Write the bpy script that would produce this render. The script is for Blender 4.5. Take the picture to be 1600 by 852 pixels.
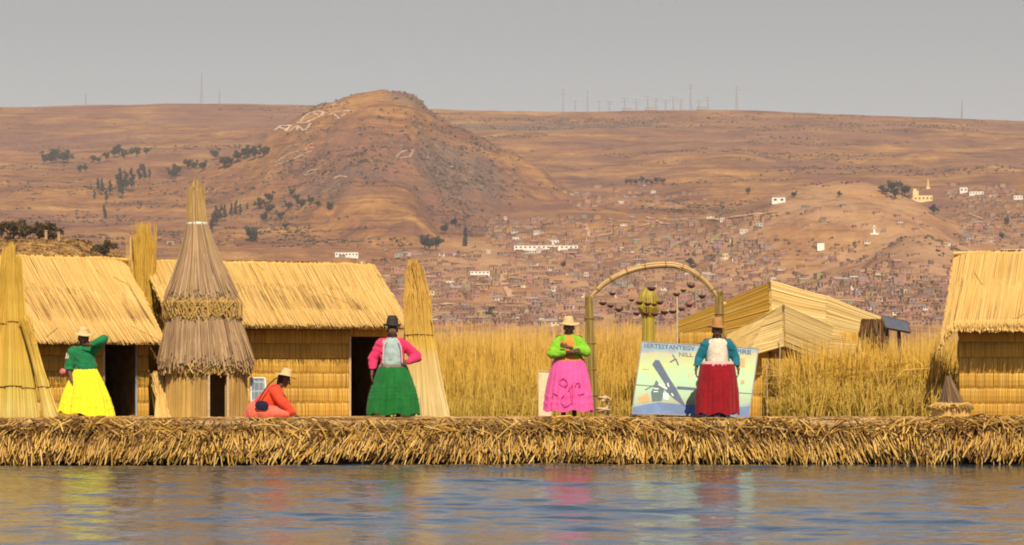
import bpy, math, random
import numpy as np
from mathutils import Vector, Matrix
R = math.radians
random.seed(7)
rng = np.random.default_rng(7)
for o in list(bpy.data.objects):
    bpy.data.objects.remove(o)
SC = bpy.context.scene
COL = SC.collection

# ------------------------------------------------------------ camera, sky, sun, exposure
F = 4500.0            # focal length in pixels of the 1600 px wide photograph
HZ = 610.0            # row of the horizon
CZ = 1.17             # eye height above the water, low in a boat
cam = bpy.data.cameras.new('camera')
cam.sensor_width = 36.0
cam.lens = F / 1600 * 36.0
cam.shift_y = (HZ - 426) / 1600
cam.clip_start = 0.5
cam.clip_end = 30000
camo = bpy.data.objects.new('camera', cam)
camo.location = (0, 0, CZ)
camo.rotation_euler = (R(90), 0, 0)
COL.objects.link(camo)
SC.camera = camo

SUN_EL, SUN_AZ = 46.0, 8.0     # azimuth: degrees to the right of straight behind the camera
world = bpy.data.worlds.new('World')
SC.world = world
world.use_nodes = True
wn, wl = world.node_tree.nodes, world.node_tree.links
bg = wn['Background']
sky = wn.new('ShaderNodeTexSky')
sky.sky_type = 'NISHITA'
sky.sun_disc = False
sky.sun_elevation = R(SUN_EL)
sky.sun_rotation = R(180 - SUN_AZ)
sky.altitude = 3800
sky.air_density = 1.0
sky.dust_density = 6.0
sky.ozone_density = 1.0
hs = wn.new('ShaderNodeHueSaturation')
hs.inputs['Saturation'].default_value = 0.80
hs.inputs['Value'].default_value = 1.65
wl.new(sky.outputs[0], hs.inputs['Color'])
# dry dust greys the lowest part of the sky
wtc = wn.new('ShaderNodeTexCoord'); wsp = wn.new('ShaderNodeSeparateXYZ'); wl.new(wtc.outputs['Generated'], wsp.inputs[0])
wmr = wn.new('ShaderNodeMapRange'); wmr.interpolation_type = 'SMOOTHSTEP'
wmr.inputs[1].default_value = math.sin(R(7.5)); wmr.inputs[2].default_value = math.sin(R(15)); wl.new(wsp.outputs[2], wmr.inputs[0])
wbw = wn.new('ShaderNodeRGBToBW'); wl.new(sky.outputs[0], wbw.inputs[0])
wtint = wn.new('ShaderNodeMix'); wtint.data_type = 'RGBA'; wtint.blend_type = 'MULTIPLY'; wtint.inputs[0].default_value = 1
wl.new(wbw.outputs[0], wtint.inputs[6]); wtint.inputs[7].default_value = (1.13, 1.18, 1.20, 1)
wmx = wn.new('ShaderNodeMix'); wmx.data_type = 'RGBA'
wl.new(wmr.outputs[0], wmx.inputs[0]); wl.new(wtint.outputs[2], wmx.inputs[6]); wl.new(hs.outputs[0], wmx.inputs[7])
wl.new(wmx.outputs[2], bg.inputs['Color'])
bg.inputs['Strength'].default_value = 0.07
sd = Vector((math.sin(R(SUN_AZ)) * math.cos(R(SUN_EL)), -math.cos(R(SUN_AZ)) * math.cos(R(SUN_EL)), math.sin(R(SUN_EL))))
sl = bpy.data.lights.new('sun', 'SUN')
sl.energy = 4.6
sl.angle = R(0.5)
sl.color = (1.0, 0.86, 0.65)
slo = bpy.data.objects.new('sun', sl)
slo.rotation_euler = sd.to_track_quat('Z', 'Y').to_euler()
COL.objects.link(slo)
vs = SC.view_settings
vs.view_transform = 'Standard'
vs.look = 'None'
vs.gamma = 1.0
vs.use_curve_mapping = False
vs.exposure = 0.29
SC.cycles.use_denoising = True
SC.cycles.filter_width = 1.9
SC.cycles.max_bounces = 6
SC.cycles.diffuse_bounces = 3
SC.cycles.glossy_bounces = 3
SC.cycles.volume_bounces = 0
SC.cycles.caustics_reflective = False
SC.cycles.caustics_refractive = False

# ------------------------------------------------------------ helpers
def P(px, py, Y):
    return np.array([(px - 800) * Y / F, Y, CZ + (HZ - py) * Y / F])

ORIG = {}
def tag(o, label=None, cat=None, group=None, kind=None):
    if label: o['label'] = label
    if cat: o['category'] = cat
    if group: o['group'] = group
    if kind: o['kind'] = kind
    return o

def thing(name, label, cat, loc=(0, 0, 0), rz=0.0, group=None):
    o = bpy.data.objects.new(name, None)
    o.empty_display_size = 0.2
    COL.objects.link(o)
    o.location = [float(v) for v in loc]
    o.rotation_euler = (0, 0, rz)
    return tag(o, label, cat, group)

class G:
    """collects geometry for one mesh"""
    def __init__(s):
        s.v, s.f, s.m, s.n = [], [], [], 0
    def add(s, v, f, mi=0):
        v = np.asarray(v, dtype=float).reshape(-1, 3)
        f = np.asarray(f, dtype=np.int64)
        s.v.append(v); s.f.append(f + s.n); s.m.append(np.full(len(f), mi)); s.n += len(v)
        return s
    def box(s, c, d, rz=0.0, mi=0, M=None):
        x, y, z = [q / 2 for q in d]
        v = np.array([(-x,-y,-z),(x,-y,-z),(x,y,-z),(-x,y,-z),(-x,-y,z),(x,-y,z),(x,y,z),(-x,y,z)])
        if M is not None: v = v @ np.array(M).T
        if rz:
            c_, s_ = math.cos(rz), math.sin(rz)
            v = v @ np.array([[c_, s_, 0], [-s_, c_, 0], [0, 0, 1]])
        v = v + np.asarray(c, float)
        return s.add(v, [(0,3,2,1),(4,5,6,7),(0,1,5,4),(1,2,6,5),(2,3,7,6),(3,0,4,7)], mi)
    def hexa(s, a, b, mi=0):
        """solid between quad a and quad b"""
        v = np.vstack([a, b])
        return s.add(v, [(0,3,2,1),(4,5,6,7),(0,1,5,4),(1,2,6,5),(2,3,7,6),(3,0,4,7)], mi)
    def tube(s, pts, rad, n=8, mi=0, caps=True):
        pts = np.asarray(pts, float); K = len(pts)
        rad = np.broadcast_to(np.asarray(rad, float), (K,))
        t = np.gradient(pts, axis=0); t /= np.linalg.norm(t, axis=1)[:, None] + 1e-12
        ref = np.array([0.0, 0, 1]) if abs(t[:, 2]).mean() < 0.8 else np.array([1.0, 0, 0])
        vs_ = []
        for i in range(K):
            u = np.cross(t[i], ref); u /= np.linalg.norm(u) + 1e-12
            w = np.cross(t[i], u)
            for k in range(n):
                a = 2 * math.pi * k / n
                vs_.append(pts[i] + rad[i] * (math.cos(a) * u + math.sin(a) * w))
        f = [(i*n+k, i*n+(k+1) % n, (i+1)*n+(k+1) % n, (i+1)*n+k) for i in range(K-1) for k in range(n)]
        s.add(vs_, f, mi)
        if caps:
            for i, fl in ((0, 1), (K - 1, 0)):
                ring = np.array(vs_[i*n:(i+1)*n]); c = ring.mean(0)
                s.add(np.vstack([ring, c]), [((k+1) % n, k, n, n) if fl else (k, (k+1) % n, n, n) for k in range(n)], mi)
        return s
    def lathe(s, prof, n=32, mi=0, c=(0, 0, 0), sy=1.0, fn=None):
        vs_ = []
        for (r, z) in prof:
            for k in range(n):
                a = 2 * math.pi * k / n
                rr = r if fn is None else fn(r, z, a)
                vs_.append((c[0] + rr * math.cos(a), c[1] + rr * math.sin(a) * sy, c[2] + z))
        f = [(i*n+k, i*n+(k+1) % n, (i+1)*n+(k+1) % n, (i+1)*n+k) for i in range(len(prof)-1) for k in range(n)]
        return s.add(vs_, f, mi)
    def ball(s, c, r, n=12, mi=0):
        r = np.broadcast_to(np.asarray(r, float), (3,))
        vs_, f = [], []
        m = n // 2 + 1
        for i in range(m + 1):
            th = math.pi * i / m
            for k in range(n):
                a = 2 * math.pi * k / n
                vs_.append((c[0] + r[0]*math.sin(th)*math.cos(a), c[1] + r[1]*math.sin(th)*math.sin(a), c[2] + r[2]*math.cos(th)))
        f = [(i*n+k, (i+1)*n+k, (i+1)*n+(k+1) % n, i*n+(k+1) % n) for i in range(m) for k in range(n)]
        return s.add(vs_, f, mi)
    def stalks(s, pts, rad, sides=3, mi=0):
        """many thin reeds: pts (N,K,3), rad (N,K)"""
        pts = np.asarray(pts, float); N, K = pts.shape[:2]
        rad = np.broadcast_to(np.asarray(rad, float).reshape((-1, 1)) if np.ndim(rad) == 1 else np.asarray(rad, float), (N, K))
        d = pts[:, -1] - pts[:, 0]
        d = d / (np.linalg.norm(d, axis=1)[:, None] + 1e-9)
        ref = np.where(np.abs(d[:, 2:3]) > 0.8, np.array([[0, 1.0, 0]]), np.array([[0, 0, 1.0]]))
        u = np.cross(d, ref); u /= np.linalg.norm(u, axis=1)[:, None] + 1e-9
        w = np.cross(d, u)
        ph = rng.uniform(0, 2 * math.pi, N)
        V = np.empty((N, K, sides, 3))
        for k in range(sides):
            a = ph + 2 * math.pi * k / sides
            off = np.cos(a)[:, None] * u + np.sin(a)[:, None] * w
            V[:, :, k] = pts + rad[:, :, None] * off[:, None, :]
        base = (np.arange(N) * K * sides)[:, None, None]
        i = np.arange(K - 1)[None, :, None] * sides
        k = np.arange(sides)[None, None, :]
        k2 = (k + 1) % sides
        f = np.stack([base + i + k, base + i + k2, base + i + sides + k2, base + i + sides + k], -1).reshape(-1, 4)
        return s.add(V.reshape(-1, 3), f, mi)
    def xf(s, fn):
        s.v = [fn(v) for v in s.v]
        return s

def finish_mesh(name, g, mats, smooth=False):
    V = np.vstack(g.v)
    fs, ms = [], []
    for f, m in zip(g.f, g.m):
        fs.append(f); ms.append(m)
    me = bpy.data.meshes.new(name)
    quads = [f for f in fs if f.shape[1] == 4]
    if len(quads) == len(fs):
        Q = np.vstack(fs); M = np.concatenate(ms)
        tri = Q[:, 2] == Q[:, 3]
        tot = np.where(tri, 3, 4)
        start = np.concatenate([[0], np.cumsum(tot)[:-1]])
        keep = np.ones(Q.shape, bool); keep[tri, 3] = False
        loops = Q[keep]
        me.vertices.add(len(V)); me.vertices.foreach_set('co', V.astype(np.float32).ravel())
        me.loops.add(len(loops)); me.loops.foreach_set('vertex_index', loops.astype(np.int32))
        me.polygons.add(len(Q)); me.polygons.foreach_set('loop_start', start.astype(np.int32))
        me.polygons.foreach_set('loop_total', tot.astype(np.int32))
        me.polygons.foreach_set('material_index', M.astype(np.int32))
        me.polygons.foreach_set('use_smooth', np.full(len(Q), smooth))
        me.update(calc_edges=True)
        me.validate()
    else:
        F_ = [tuple(int(i) for i in q) for f in fs for q in f]
        me.from_pydata([tuple(v) for v in V], [], F_)
        me.polygons.foreach_set('material_index', np.concatenate(ms).astype(np.int32))
        me.polygons.foreach_set('use_smooth', np.full(len(F_), smooth))
        me.update()
    for m in (mats if isinstance(mats, (list, tuple)) else [mats]):
        me.materials.append(m)
    return me

def obj(name, g, mats, parent=None, smooth=False):
    o = bpy.data.objects.new(name, finish_mesh(name, g, mats, smooth) if isinstance(g, G) else g)
    COL.objects.link(o)
    if parent is not None: o.parent = parent
    return o

def copy_thing(root, loc, rz=None, sc=1.0):
    c = root.copy(); COL.objects.link(c)
    c.location = [float(v) for v in loc]
    if rz is not None: c.rotation_euler = (0, 0, rz)
    c.scale = (sc, sc, sc) if np.ndim(sc) == 0 else sc
    for ch in list(root.children):
        d = ch.copy(); COL.objects.link(d); d.parent = c
        for g2 in list(ch.children):
            e = g2.copy(); COL.objects.link(e); e.parent = d
    return c

# ------------------------------------------------------------ noise
def _h(ix, iy, seed):
    n = (ix.astype(np.int64) * 374761393 + iy.astype(np.int64) * 668265263 + seed * 974711) & 0x7fffffff
    n = ((n ^ (n >> 13)) * 1274126177) & 0x7fffffff
    return ((n ^ (n >> 16)) & 0xffff) / 65535.0
def vnoise(x, y, seed=0):
    x = np.asarray(x, float); y = np.asarray(y, float)
    ix, iy = np.floor(x), np.floor(y)
    fx, fy = x - ix, y - iy
    fx = fx*fx*fx*(fx*(fx*6-15)+10); fy = fy*fy*fy*(fy*(fy*6-15)+10)
    a, b = _h(ix, iy, seed), _h(ix+1, iy, seed)
    c, d = _h(ix, iy+1, seed), _h(ix+1, iy+1, seed)
    return (a*(1-fx)+b*fx)*(1-fy) + (c*(1-fx)+d*fx)*fy - 0.5
def fbm(x, y, oct=4, seed=0):
    s, a = 0, 1.0
    for i in range(oct):
        s = s + a * vnoise(x * 2**i + 17.3*i, y * 2**i - 9.1*i, seed + i); a *= 0.5
    return s

# ------------------------------------------------------------ materials
def mat_base(name):
    m = bpy.data.materials.new(name); m.use_nodes = True
    nt = m.node_tree
    return m, nt.nodes, nt.links, nt.nodes['Principled BSDF']

def ramp(n, stops):
    r = n.new('ShaderNodeValToRGB')
    el = r.color_ramp.elements
    while len(el) > 1: el.remove(el[-1])
    el[0].position = stops[0][0]; el[0].color = (*stops[0][1], 1)
    for p_, c in stops[1:]:
        e = el.new(p_); e.color = (*c, 1)
    return r

def mixc(n, l, a, b, fac, mode='MIX'):
    x = n.new('ShaderNodeMix'); x.data_type = 'RGBA'; x.blend_type = mode
    for sock, v in ((x.inputs[0], fac), (x.inputs[6], a), (x.inputs[7], b)):
        if hasattr(v, 'links'): l.new(v, sock)
        elif isinstance(v, (int, float)): sock.default_value = v
        else: sock.default_value = (*v, 1)
    return x.outputs[2]

def noise(n, l, scale, detail=4, vec=None, stretch=None, rough=0.6, coord='Object'):
    t = n.new('ShaderNodeTexNoise'); t.inputs['Scale'].default_value = scale
    t.inputs['Detail'].default_value = detail; t.inputs['Roughness'].default_value = rough
    tc = n.new('ShaderNodeTexCoord')
    src = tc.outputs[coord]
    if stretch:
        mp = n.new('ShaderNodeMapping'); mp.inputs['Scale'].default_value = stretch
        l.new(src, mp.inputs['Vector']); src = mp.outputs[0]
    l.new(src, t.inputs['Vector'])
    return t.outputs['Fac']

def reed_mat(name, cols, big=0.35, bigscale=1.5, dark=(0.16, 0.08, 0.02), rough=0.55, zgrad=None):
    """straw whose stalks each take their own tone; weathered patches over several stalks"""
    m, n, l, b = mat_base(name)
    ge = n.new('ShaderNodeNewGeometry')
    k = len(cols)
    rp = ramp(n, [(i / max(1, k - 1), c) for i, c in enumerate(cols)])
    l.new(ge.outputs['Random Per Island'], rp.inputs[0])
    col = rp.outputs[0]
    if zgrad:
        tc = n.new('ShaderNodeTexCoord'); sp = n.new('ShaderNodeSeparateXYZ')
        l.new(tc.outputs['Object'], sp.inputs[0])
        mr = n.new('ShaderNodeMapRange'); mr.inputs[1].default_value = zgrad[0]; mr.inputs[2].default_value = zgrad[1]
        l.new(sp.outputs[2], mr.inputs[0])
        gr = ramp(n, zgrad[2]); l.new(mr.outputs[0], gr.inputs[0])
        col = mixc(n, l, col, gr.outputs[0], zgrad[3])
    nz = noise(n, l, bigscale, 5)
    nr = ramp(n, [(0.42, (0, 0, 0)), (0.72, (1, 1, 1))]); l.new(nz, nr.inputs[0])
    mm = n.new('ShaderNodeMath'); mm.operation = 'MULTIPLY'; mm.inputs[1].default_value = big
    l.new(nr.outputs[0], mm.inputs[0])
    col = mixc(n, l, col, dark, mm.outputs[0])
    l.new(col, b.inputs['Base Color'])
    b.inputs['Roughness'].default_value = rough
    b.inputs['Specular IOR Level'].default_value = 0.25
    return m

def plain_mat(name, col, rough=0.7, var=0.18, scale=12, spec=0.3, bump=0.0, bscale=60, stretch=None):
    m, n, l, b = mat_base(name)
    nz = noise(n, l, scale, 4, stretch=stretch)
    c2 = tuple(max(0, c * (1 - var)) for c in col); c3 = tuple(min(1, c * (1 + var)) for c in col)
    rp = ramp(n, [(0.3, c2), (0.7, c3)]); l.new(nz, rp.inputs[0])
    l.new(rp.outputs[0], b.inputs['Base Color'])
    b.inputs['Roughness'].default_value = rough
    b.inputs['Specular IOR Level'].default_value = spec
    if bump:
        bz = noise(n, l, bscale, 4, stretch=stretch)
        bm = n.new('ShaderNodeBump'); bm.inputs['Strength'].default_value = bump; bm.inputs['Distance'].default_value = 0.02
        l.new(bz, bm.inputs['Height']); l.new(bm.outputs[0], b.inputs['Normal'])
    return m

GOLD = [(0.58, 0.34, 0.085), (0.66, 0.41, 0.115), (0.70, 0.455, 0.15), (0.74, 0.50, 0.195), (0.67, 0.42, 0.12)]
M_THATCH = reed_mat('thatch_straw', GOLD, big=0.08, dark=(0.36, 0.19, 0.05))
M_WALL = reed_mat('reed_mat_wall', [(0.54, 0.29, 0.05), (0.64, 0.38, 0.07), (0.70, 0.43, 0.08), (0.60, 0.35, 0.06)], big=0.4, dark=(0.30, 0.15, 0.035))
M_GREY = reed_mat('weathered_thatch', [(0.20, 0.115, 0.06), (0.34, 0.21, 0.11), (0.42, 0.27, 0.145), (0.54, 0.36, 0.17), (0.29, 0.175, 0.09)], big=0.45, dark=(0.17, 0.10, 0.06))
M_GREYYEL = reed_mat('part_weathered_thatch', [(0.34, 0.20, 0.075), (0.54, 0.33, 0.09), (0.62, 0.40, 0.11), (0.38, 0.23, 0.09)], big=0.4)
M_TIP = reed_mat('tower_tip_straw', [(0.30, 0.18, 0.08), (0.46, 0.29, 0.11), (0.55, 0.36, 0.13), (0.38, 0.22, 0.085)], big=0.4)
M_GREEN = reed_mat('half_green_reed', [(0.46, 0.30, 0.04), (0.64, 0.46, 0.07), (0.70, 0.50, 0.11), (0.52, 0.40, 0.06), (0.56, 0.31, 0.05)], big=0.45, dark=(0.36, 0.19, 0.03), zgrad=(0.0, 1.3, [(0.0, (0.72, 0.62, 0.26)), (0.4, (0.62, 0.47, 0.09)), (1.0, (0.62, 0.35, 0.05))], 0.55))
M_PALE = reed_mat('pale_sheaf_reed', [(0.56, 0.38, 0.10), (0.68, 0.50, 0.19), (0.60, 0.40, 0.10)], big=0.2, zgrad=(0.3, 1.8, [(0.0, (0.74, 0.60, 0.30)), (0.45, (0.68, 0.50, 0.20)), (0.62, (0.68, 0.44, 0.05)), (1.0, (0.62, 0.34, 0.05))], 0.75))
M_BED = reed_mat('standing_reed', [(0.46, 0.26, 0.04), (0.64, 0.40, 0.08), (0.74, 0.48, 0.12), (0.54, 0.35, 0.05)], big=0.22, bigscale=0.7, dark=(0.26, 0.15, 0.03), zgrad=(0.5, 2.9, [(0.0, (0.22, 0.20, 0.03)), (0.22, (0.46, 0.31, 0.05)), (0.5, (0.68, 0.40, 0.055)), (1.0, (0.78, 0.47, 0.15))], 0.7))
M_FRINGE = reed_mat('cut_reed_fringe', [(0.46, 0.24, 0.04), (0.70, 0.42, 0.09), (0.80, 0.54, 0.20), (0.64, 0.37, 0.06), (0.54, 0.30, 0.05)], big=0.5, bigscale=1.4, dark=(0.30, 0.14, 0.03))
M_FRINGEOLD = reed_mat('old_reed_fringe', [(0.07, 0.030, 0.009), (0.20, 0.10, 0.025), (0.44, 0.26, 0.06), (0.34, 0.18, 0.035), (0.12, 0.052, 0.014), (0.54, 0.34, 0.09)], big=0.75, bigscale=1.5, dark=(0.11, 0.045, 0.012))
M_LOOSE = reed_mat('trodden_reed', [(0.30, 0.16, 0.05), (0.50, 0.30, 0.10), (0.62, 0.42, 0.18), (0.40, 0.22, 0.07)], big=0.4)
M_CORE = plain_mat('packed_straw', (0.24, 0.13, 0.035), 0.9, 0.35, 6)
M_DARKCORE = plain_mat('dark_straw', (0.10, 0.05, 0.018), 0.9, 0.4, 8)
M_MUD = plain_mat('rotting_reed', (0.035, 0.02, 0.011), 0.85, 0.5, 9)
M_CORD = plain_mat('reed_cord', (0.28, 0.15, 0.04), 0.8)
M_WOOD = plain_mat('grey_wood', (0.17, 0.10, 0.06), 0.75, 0.3, 20)
M_PALEWOOD = plain_mat('pale_pole', (0.58, 0.42, 0.24), 0.7, 0.2, 20)
M_WHITE = plain_mat('white_cord', (0.75, 0.72, 0.66), 0.6, 0.08)
M_BLUEPOST = plain_mat('blue_grey_painted_wood', (0.30, 0.33, 0.38), 0.6, 0.2, 20)

# ============================================================ GROUND, WATER, HILLS
# -- water: one sheet, fine waves where the camera looks
def water():
    xs = np.concatenate([[-3500, -1200, -400, -120, -50, -25, -16], np.arange(-11, 11.001, 0.055), [16, 25, 50, 120, 400, 1200, 3500]])
    ys = np.concatenate([[-400, -100, -20, 0, 8, 13, 16], np.arange(18, 46.5, 0.045), [52, 70, 100, 200, 450, 800, 1100]])
    X, Y = np.meshgrid(xs, ys)
    Z = np.zeros_like(X)
    r2 = np.random.default_rng(3)
    for i in range(56):
        lam = 0.17 * (11 ** r2.uniform(0, 1))
        th = r2.normal(0, 0.50) + math.pi / 2 + (0.12 if i % 2 else -0.2)
        k = 2 * math.pi / lam
        slope = 0.0112
        ph = r2.uniform(0, 6.28)
        wx = X + 0.25 * vnoise(X*0.6, Y*0.5, 40 + i % 5); wy = Y + 0.35 * vnoise(X*0.35, Y*0.5, 50 + i % 5)
        Z += slope / k * np.sin(k * (wx * math.cos(th) + wy * math.sin(th)) + ph)
    for lam, th, am in ((2.6, 1.35, .009), (3.7, 1.75, .009), (1.7, 1.2, .010), (5.2, 1.62, .008)):
        k = 2 * math.pi / lam
        Z += am / k * np.sin(k * ((X + .5 * vnoise(X*.3, Y*.3, 44)) * math.cos(th) + (Y + .6 * vnoise(X*.2, Y*.25, 45)) * math.sin(th)) + lam)
    gust = 0.55 + 1.1 * np.clip(fbm(X*0.12, Y*0.28, 3, 91) + 0.45, 0, 1)
    Z *= gust
    inside = (np.abs(X) <= 11.01) & (Y > 17.9) & (Y < 46.6)
    Z = np.where(inside, Z, 0)
    g = G()
    ny, nx = X.shape
    idx = np.arange(ny * nx).reshape(ny, nx)
    f = np.stack([idx[:-1, :-1], idx[:-1, 1:], idx[1:, 1:], idx[1:, :-1]], -1).reshape(-1, 4)
    g.add(np.stack([X, Y, Z], -1).reshape(-1, 3), f)
    m, n, l, b = mat_base('lake_water')
    b.inputs['Base Color'].default_value = (0.035, 0.055, 0.07, 1)
    b.inputs['Roughness'].default_value = 0.06
    b.inputs['IOR'].default_value = 1.333
    b.inputs['Specular IOR Level'].default_value = 0.5
    nz = noise(n, l, 5.0, 3, stretch=(1.0, 2.0, 1.0))
    bm = n.new('ShaderNodeBump'); bm.inputs['Strength'].default_value = 0.45; bm.inputs['Distance'].default_value = 0.02
    l.new(nz, bm.inputs['Height']); l.new(bm.outputs[0], b.inputs['Normal'])
    tag(obj('water', g, m, smooth=True), kind='structure')
water()

# -- far land
SKYL = ([-900, -400, 0, 120, 250, 350, 480, 600, 700, 800, 1100, 1200, 1300, 1400, 1500, 1600, 2000, 2500],
        [176, 172, 166, 163, 160, 160, 163, 168, 170, 172, 171, 173, 178, 182, 187, 190, 200, 210])
ROWS_Y = [450, 700, 1200, 1900, 2400, 2800, 3200, 3700, 4300, 5200]
ROWS_P = [625, 611, 570, 515, 462, 418, 376, 330, 277, 222]
HILL = ([-600, -200, 0, 150, 250, 330, 400, 450, 500, 540, 560, 575, 600, 632, 648, 662, 680, 715, 760, 800, 850, 890, 940, 1000, 1100, 2500],
        [520, 455, 400, 345, 300, 260, 222, 193, 166, 153, 147, 142, 141, 144, 150, 162, 177, 197, 218, 238, 267, 300, 338, 372, 425, 560])
def base_py(px, Y):
    py = np.interp(Y, ROWS_Y, ROWS_P)
    sk = np.interp(px, *SKYL)
    t = np.clip((Y - 5000) / 1000, 0, 1)
    t = t * t * (3 - 2 * t)
    lo = np.where(Y > 5200, 222 + (sk - 222) * (Y - 5200) / 800, py)
    return np.where(Y > 5200, lo, py)
def bump(px, Y, cx, cY, wx, wy, h, p=1.0):
    q = ((px - cx) / wx)**2 + ((Y - cY) / wy)**2
    return h * np.exp(-q**p)
def height(px, Y):
    px = np.asarray(px, float) + np.zeros_like(np.asarray(Y, float)); Y = np.asarray(Y, float) + np.zeros_like(px)
    Yc = np.minimum(Y, 6000.0)
    z = CZ + (HZ - base_py(px, Yc)) * Yc / F
    x = (px - 800) * Y / F
    rough = np.clip((Y - 900) / 1500, 0, 1)
    far = 1 - np.clip((Y - 5300) / 600, 0, 1) * 0.8
    z = z + rough * far * (26 * fbm(x/420, Y/520, 3, 5) + 9 * fbm(x/90, Y/110, 4, 15) + 2.5 * fbm(x/18, Y/24, 2, 19))
    # conical hill with its two long shoulders
    zs = CZ + (HZ - np.interp(px, *HILL)) * 4000 / F
    dy = Y - 4000
    zh = zs - np.where(dy < 0, 0.27 * (np.sqrt(dy*dy + 25**2) - 25), 0.55 * (np.sqrt(dy*dy + 40**2) - 40))
    gul = np.abs(vnoise(x/110 + 0.3*dy/400, dy/900, 31))
    side = np.clip(-dy / 300, 0, 1)
    zh = zh - side * 40 * (0.5 - gul) + side * (20 * fbm(x/70, Y/110, 4, 61) + 4 * fbm(x/15, Y/22, 2, 63))
    zh = zh + 5 * fbm(x/22, Y/40, 3, 64)
    k = 9.0
    hh = np.clip(0.5 + 0.5 * (zh - z) / k, 0, 1)
    z = z * (1 - hh) + zh * hh + k * hh * (1 - hh)
    z = z + bump(px, Y, 1300, 3000, 190, 230, 56, 1.5) + bump(px, Y, 1445, 2650, 95, 170, 42, 1.2) + bump(px, Y, 1400, 2330, 150, 150, 29, 1.2)
    z = z + bump(px, Y, 1010, 3200, 140, 200, 16, 1.3)
    # low shore knoll at the left, close by
    kn = bump(px, Y, 50, 620, 190, 70, 34.8, 1.7) + bump(px, Y, 215, 640, 60, 50, 10, 1.0)
    z = np.where(Y < 1000, np.maximum(z, -1.5 + kn + 1.2 * fbm(x/9, Y/9, 3, 77) * (kn > 3)), z)
    return z
def hit(px, py, y0=900.0, y1=6400.0):
    """first terrain point seen along a sight line"""
    Ys = np.geomspace(y0, y1, 1500)
    pz = HZ - (height(np.full_like(Ys, px), Ys) - CZ) * F / Ys
    i = np.argmax(pz <= py)
    if pz[i] > py: return None
    Y = Ys[i]
    return np.array([(px - 800) * Y / F, Y, float(height(px, Y))])

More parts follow.
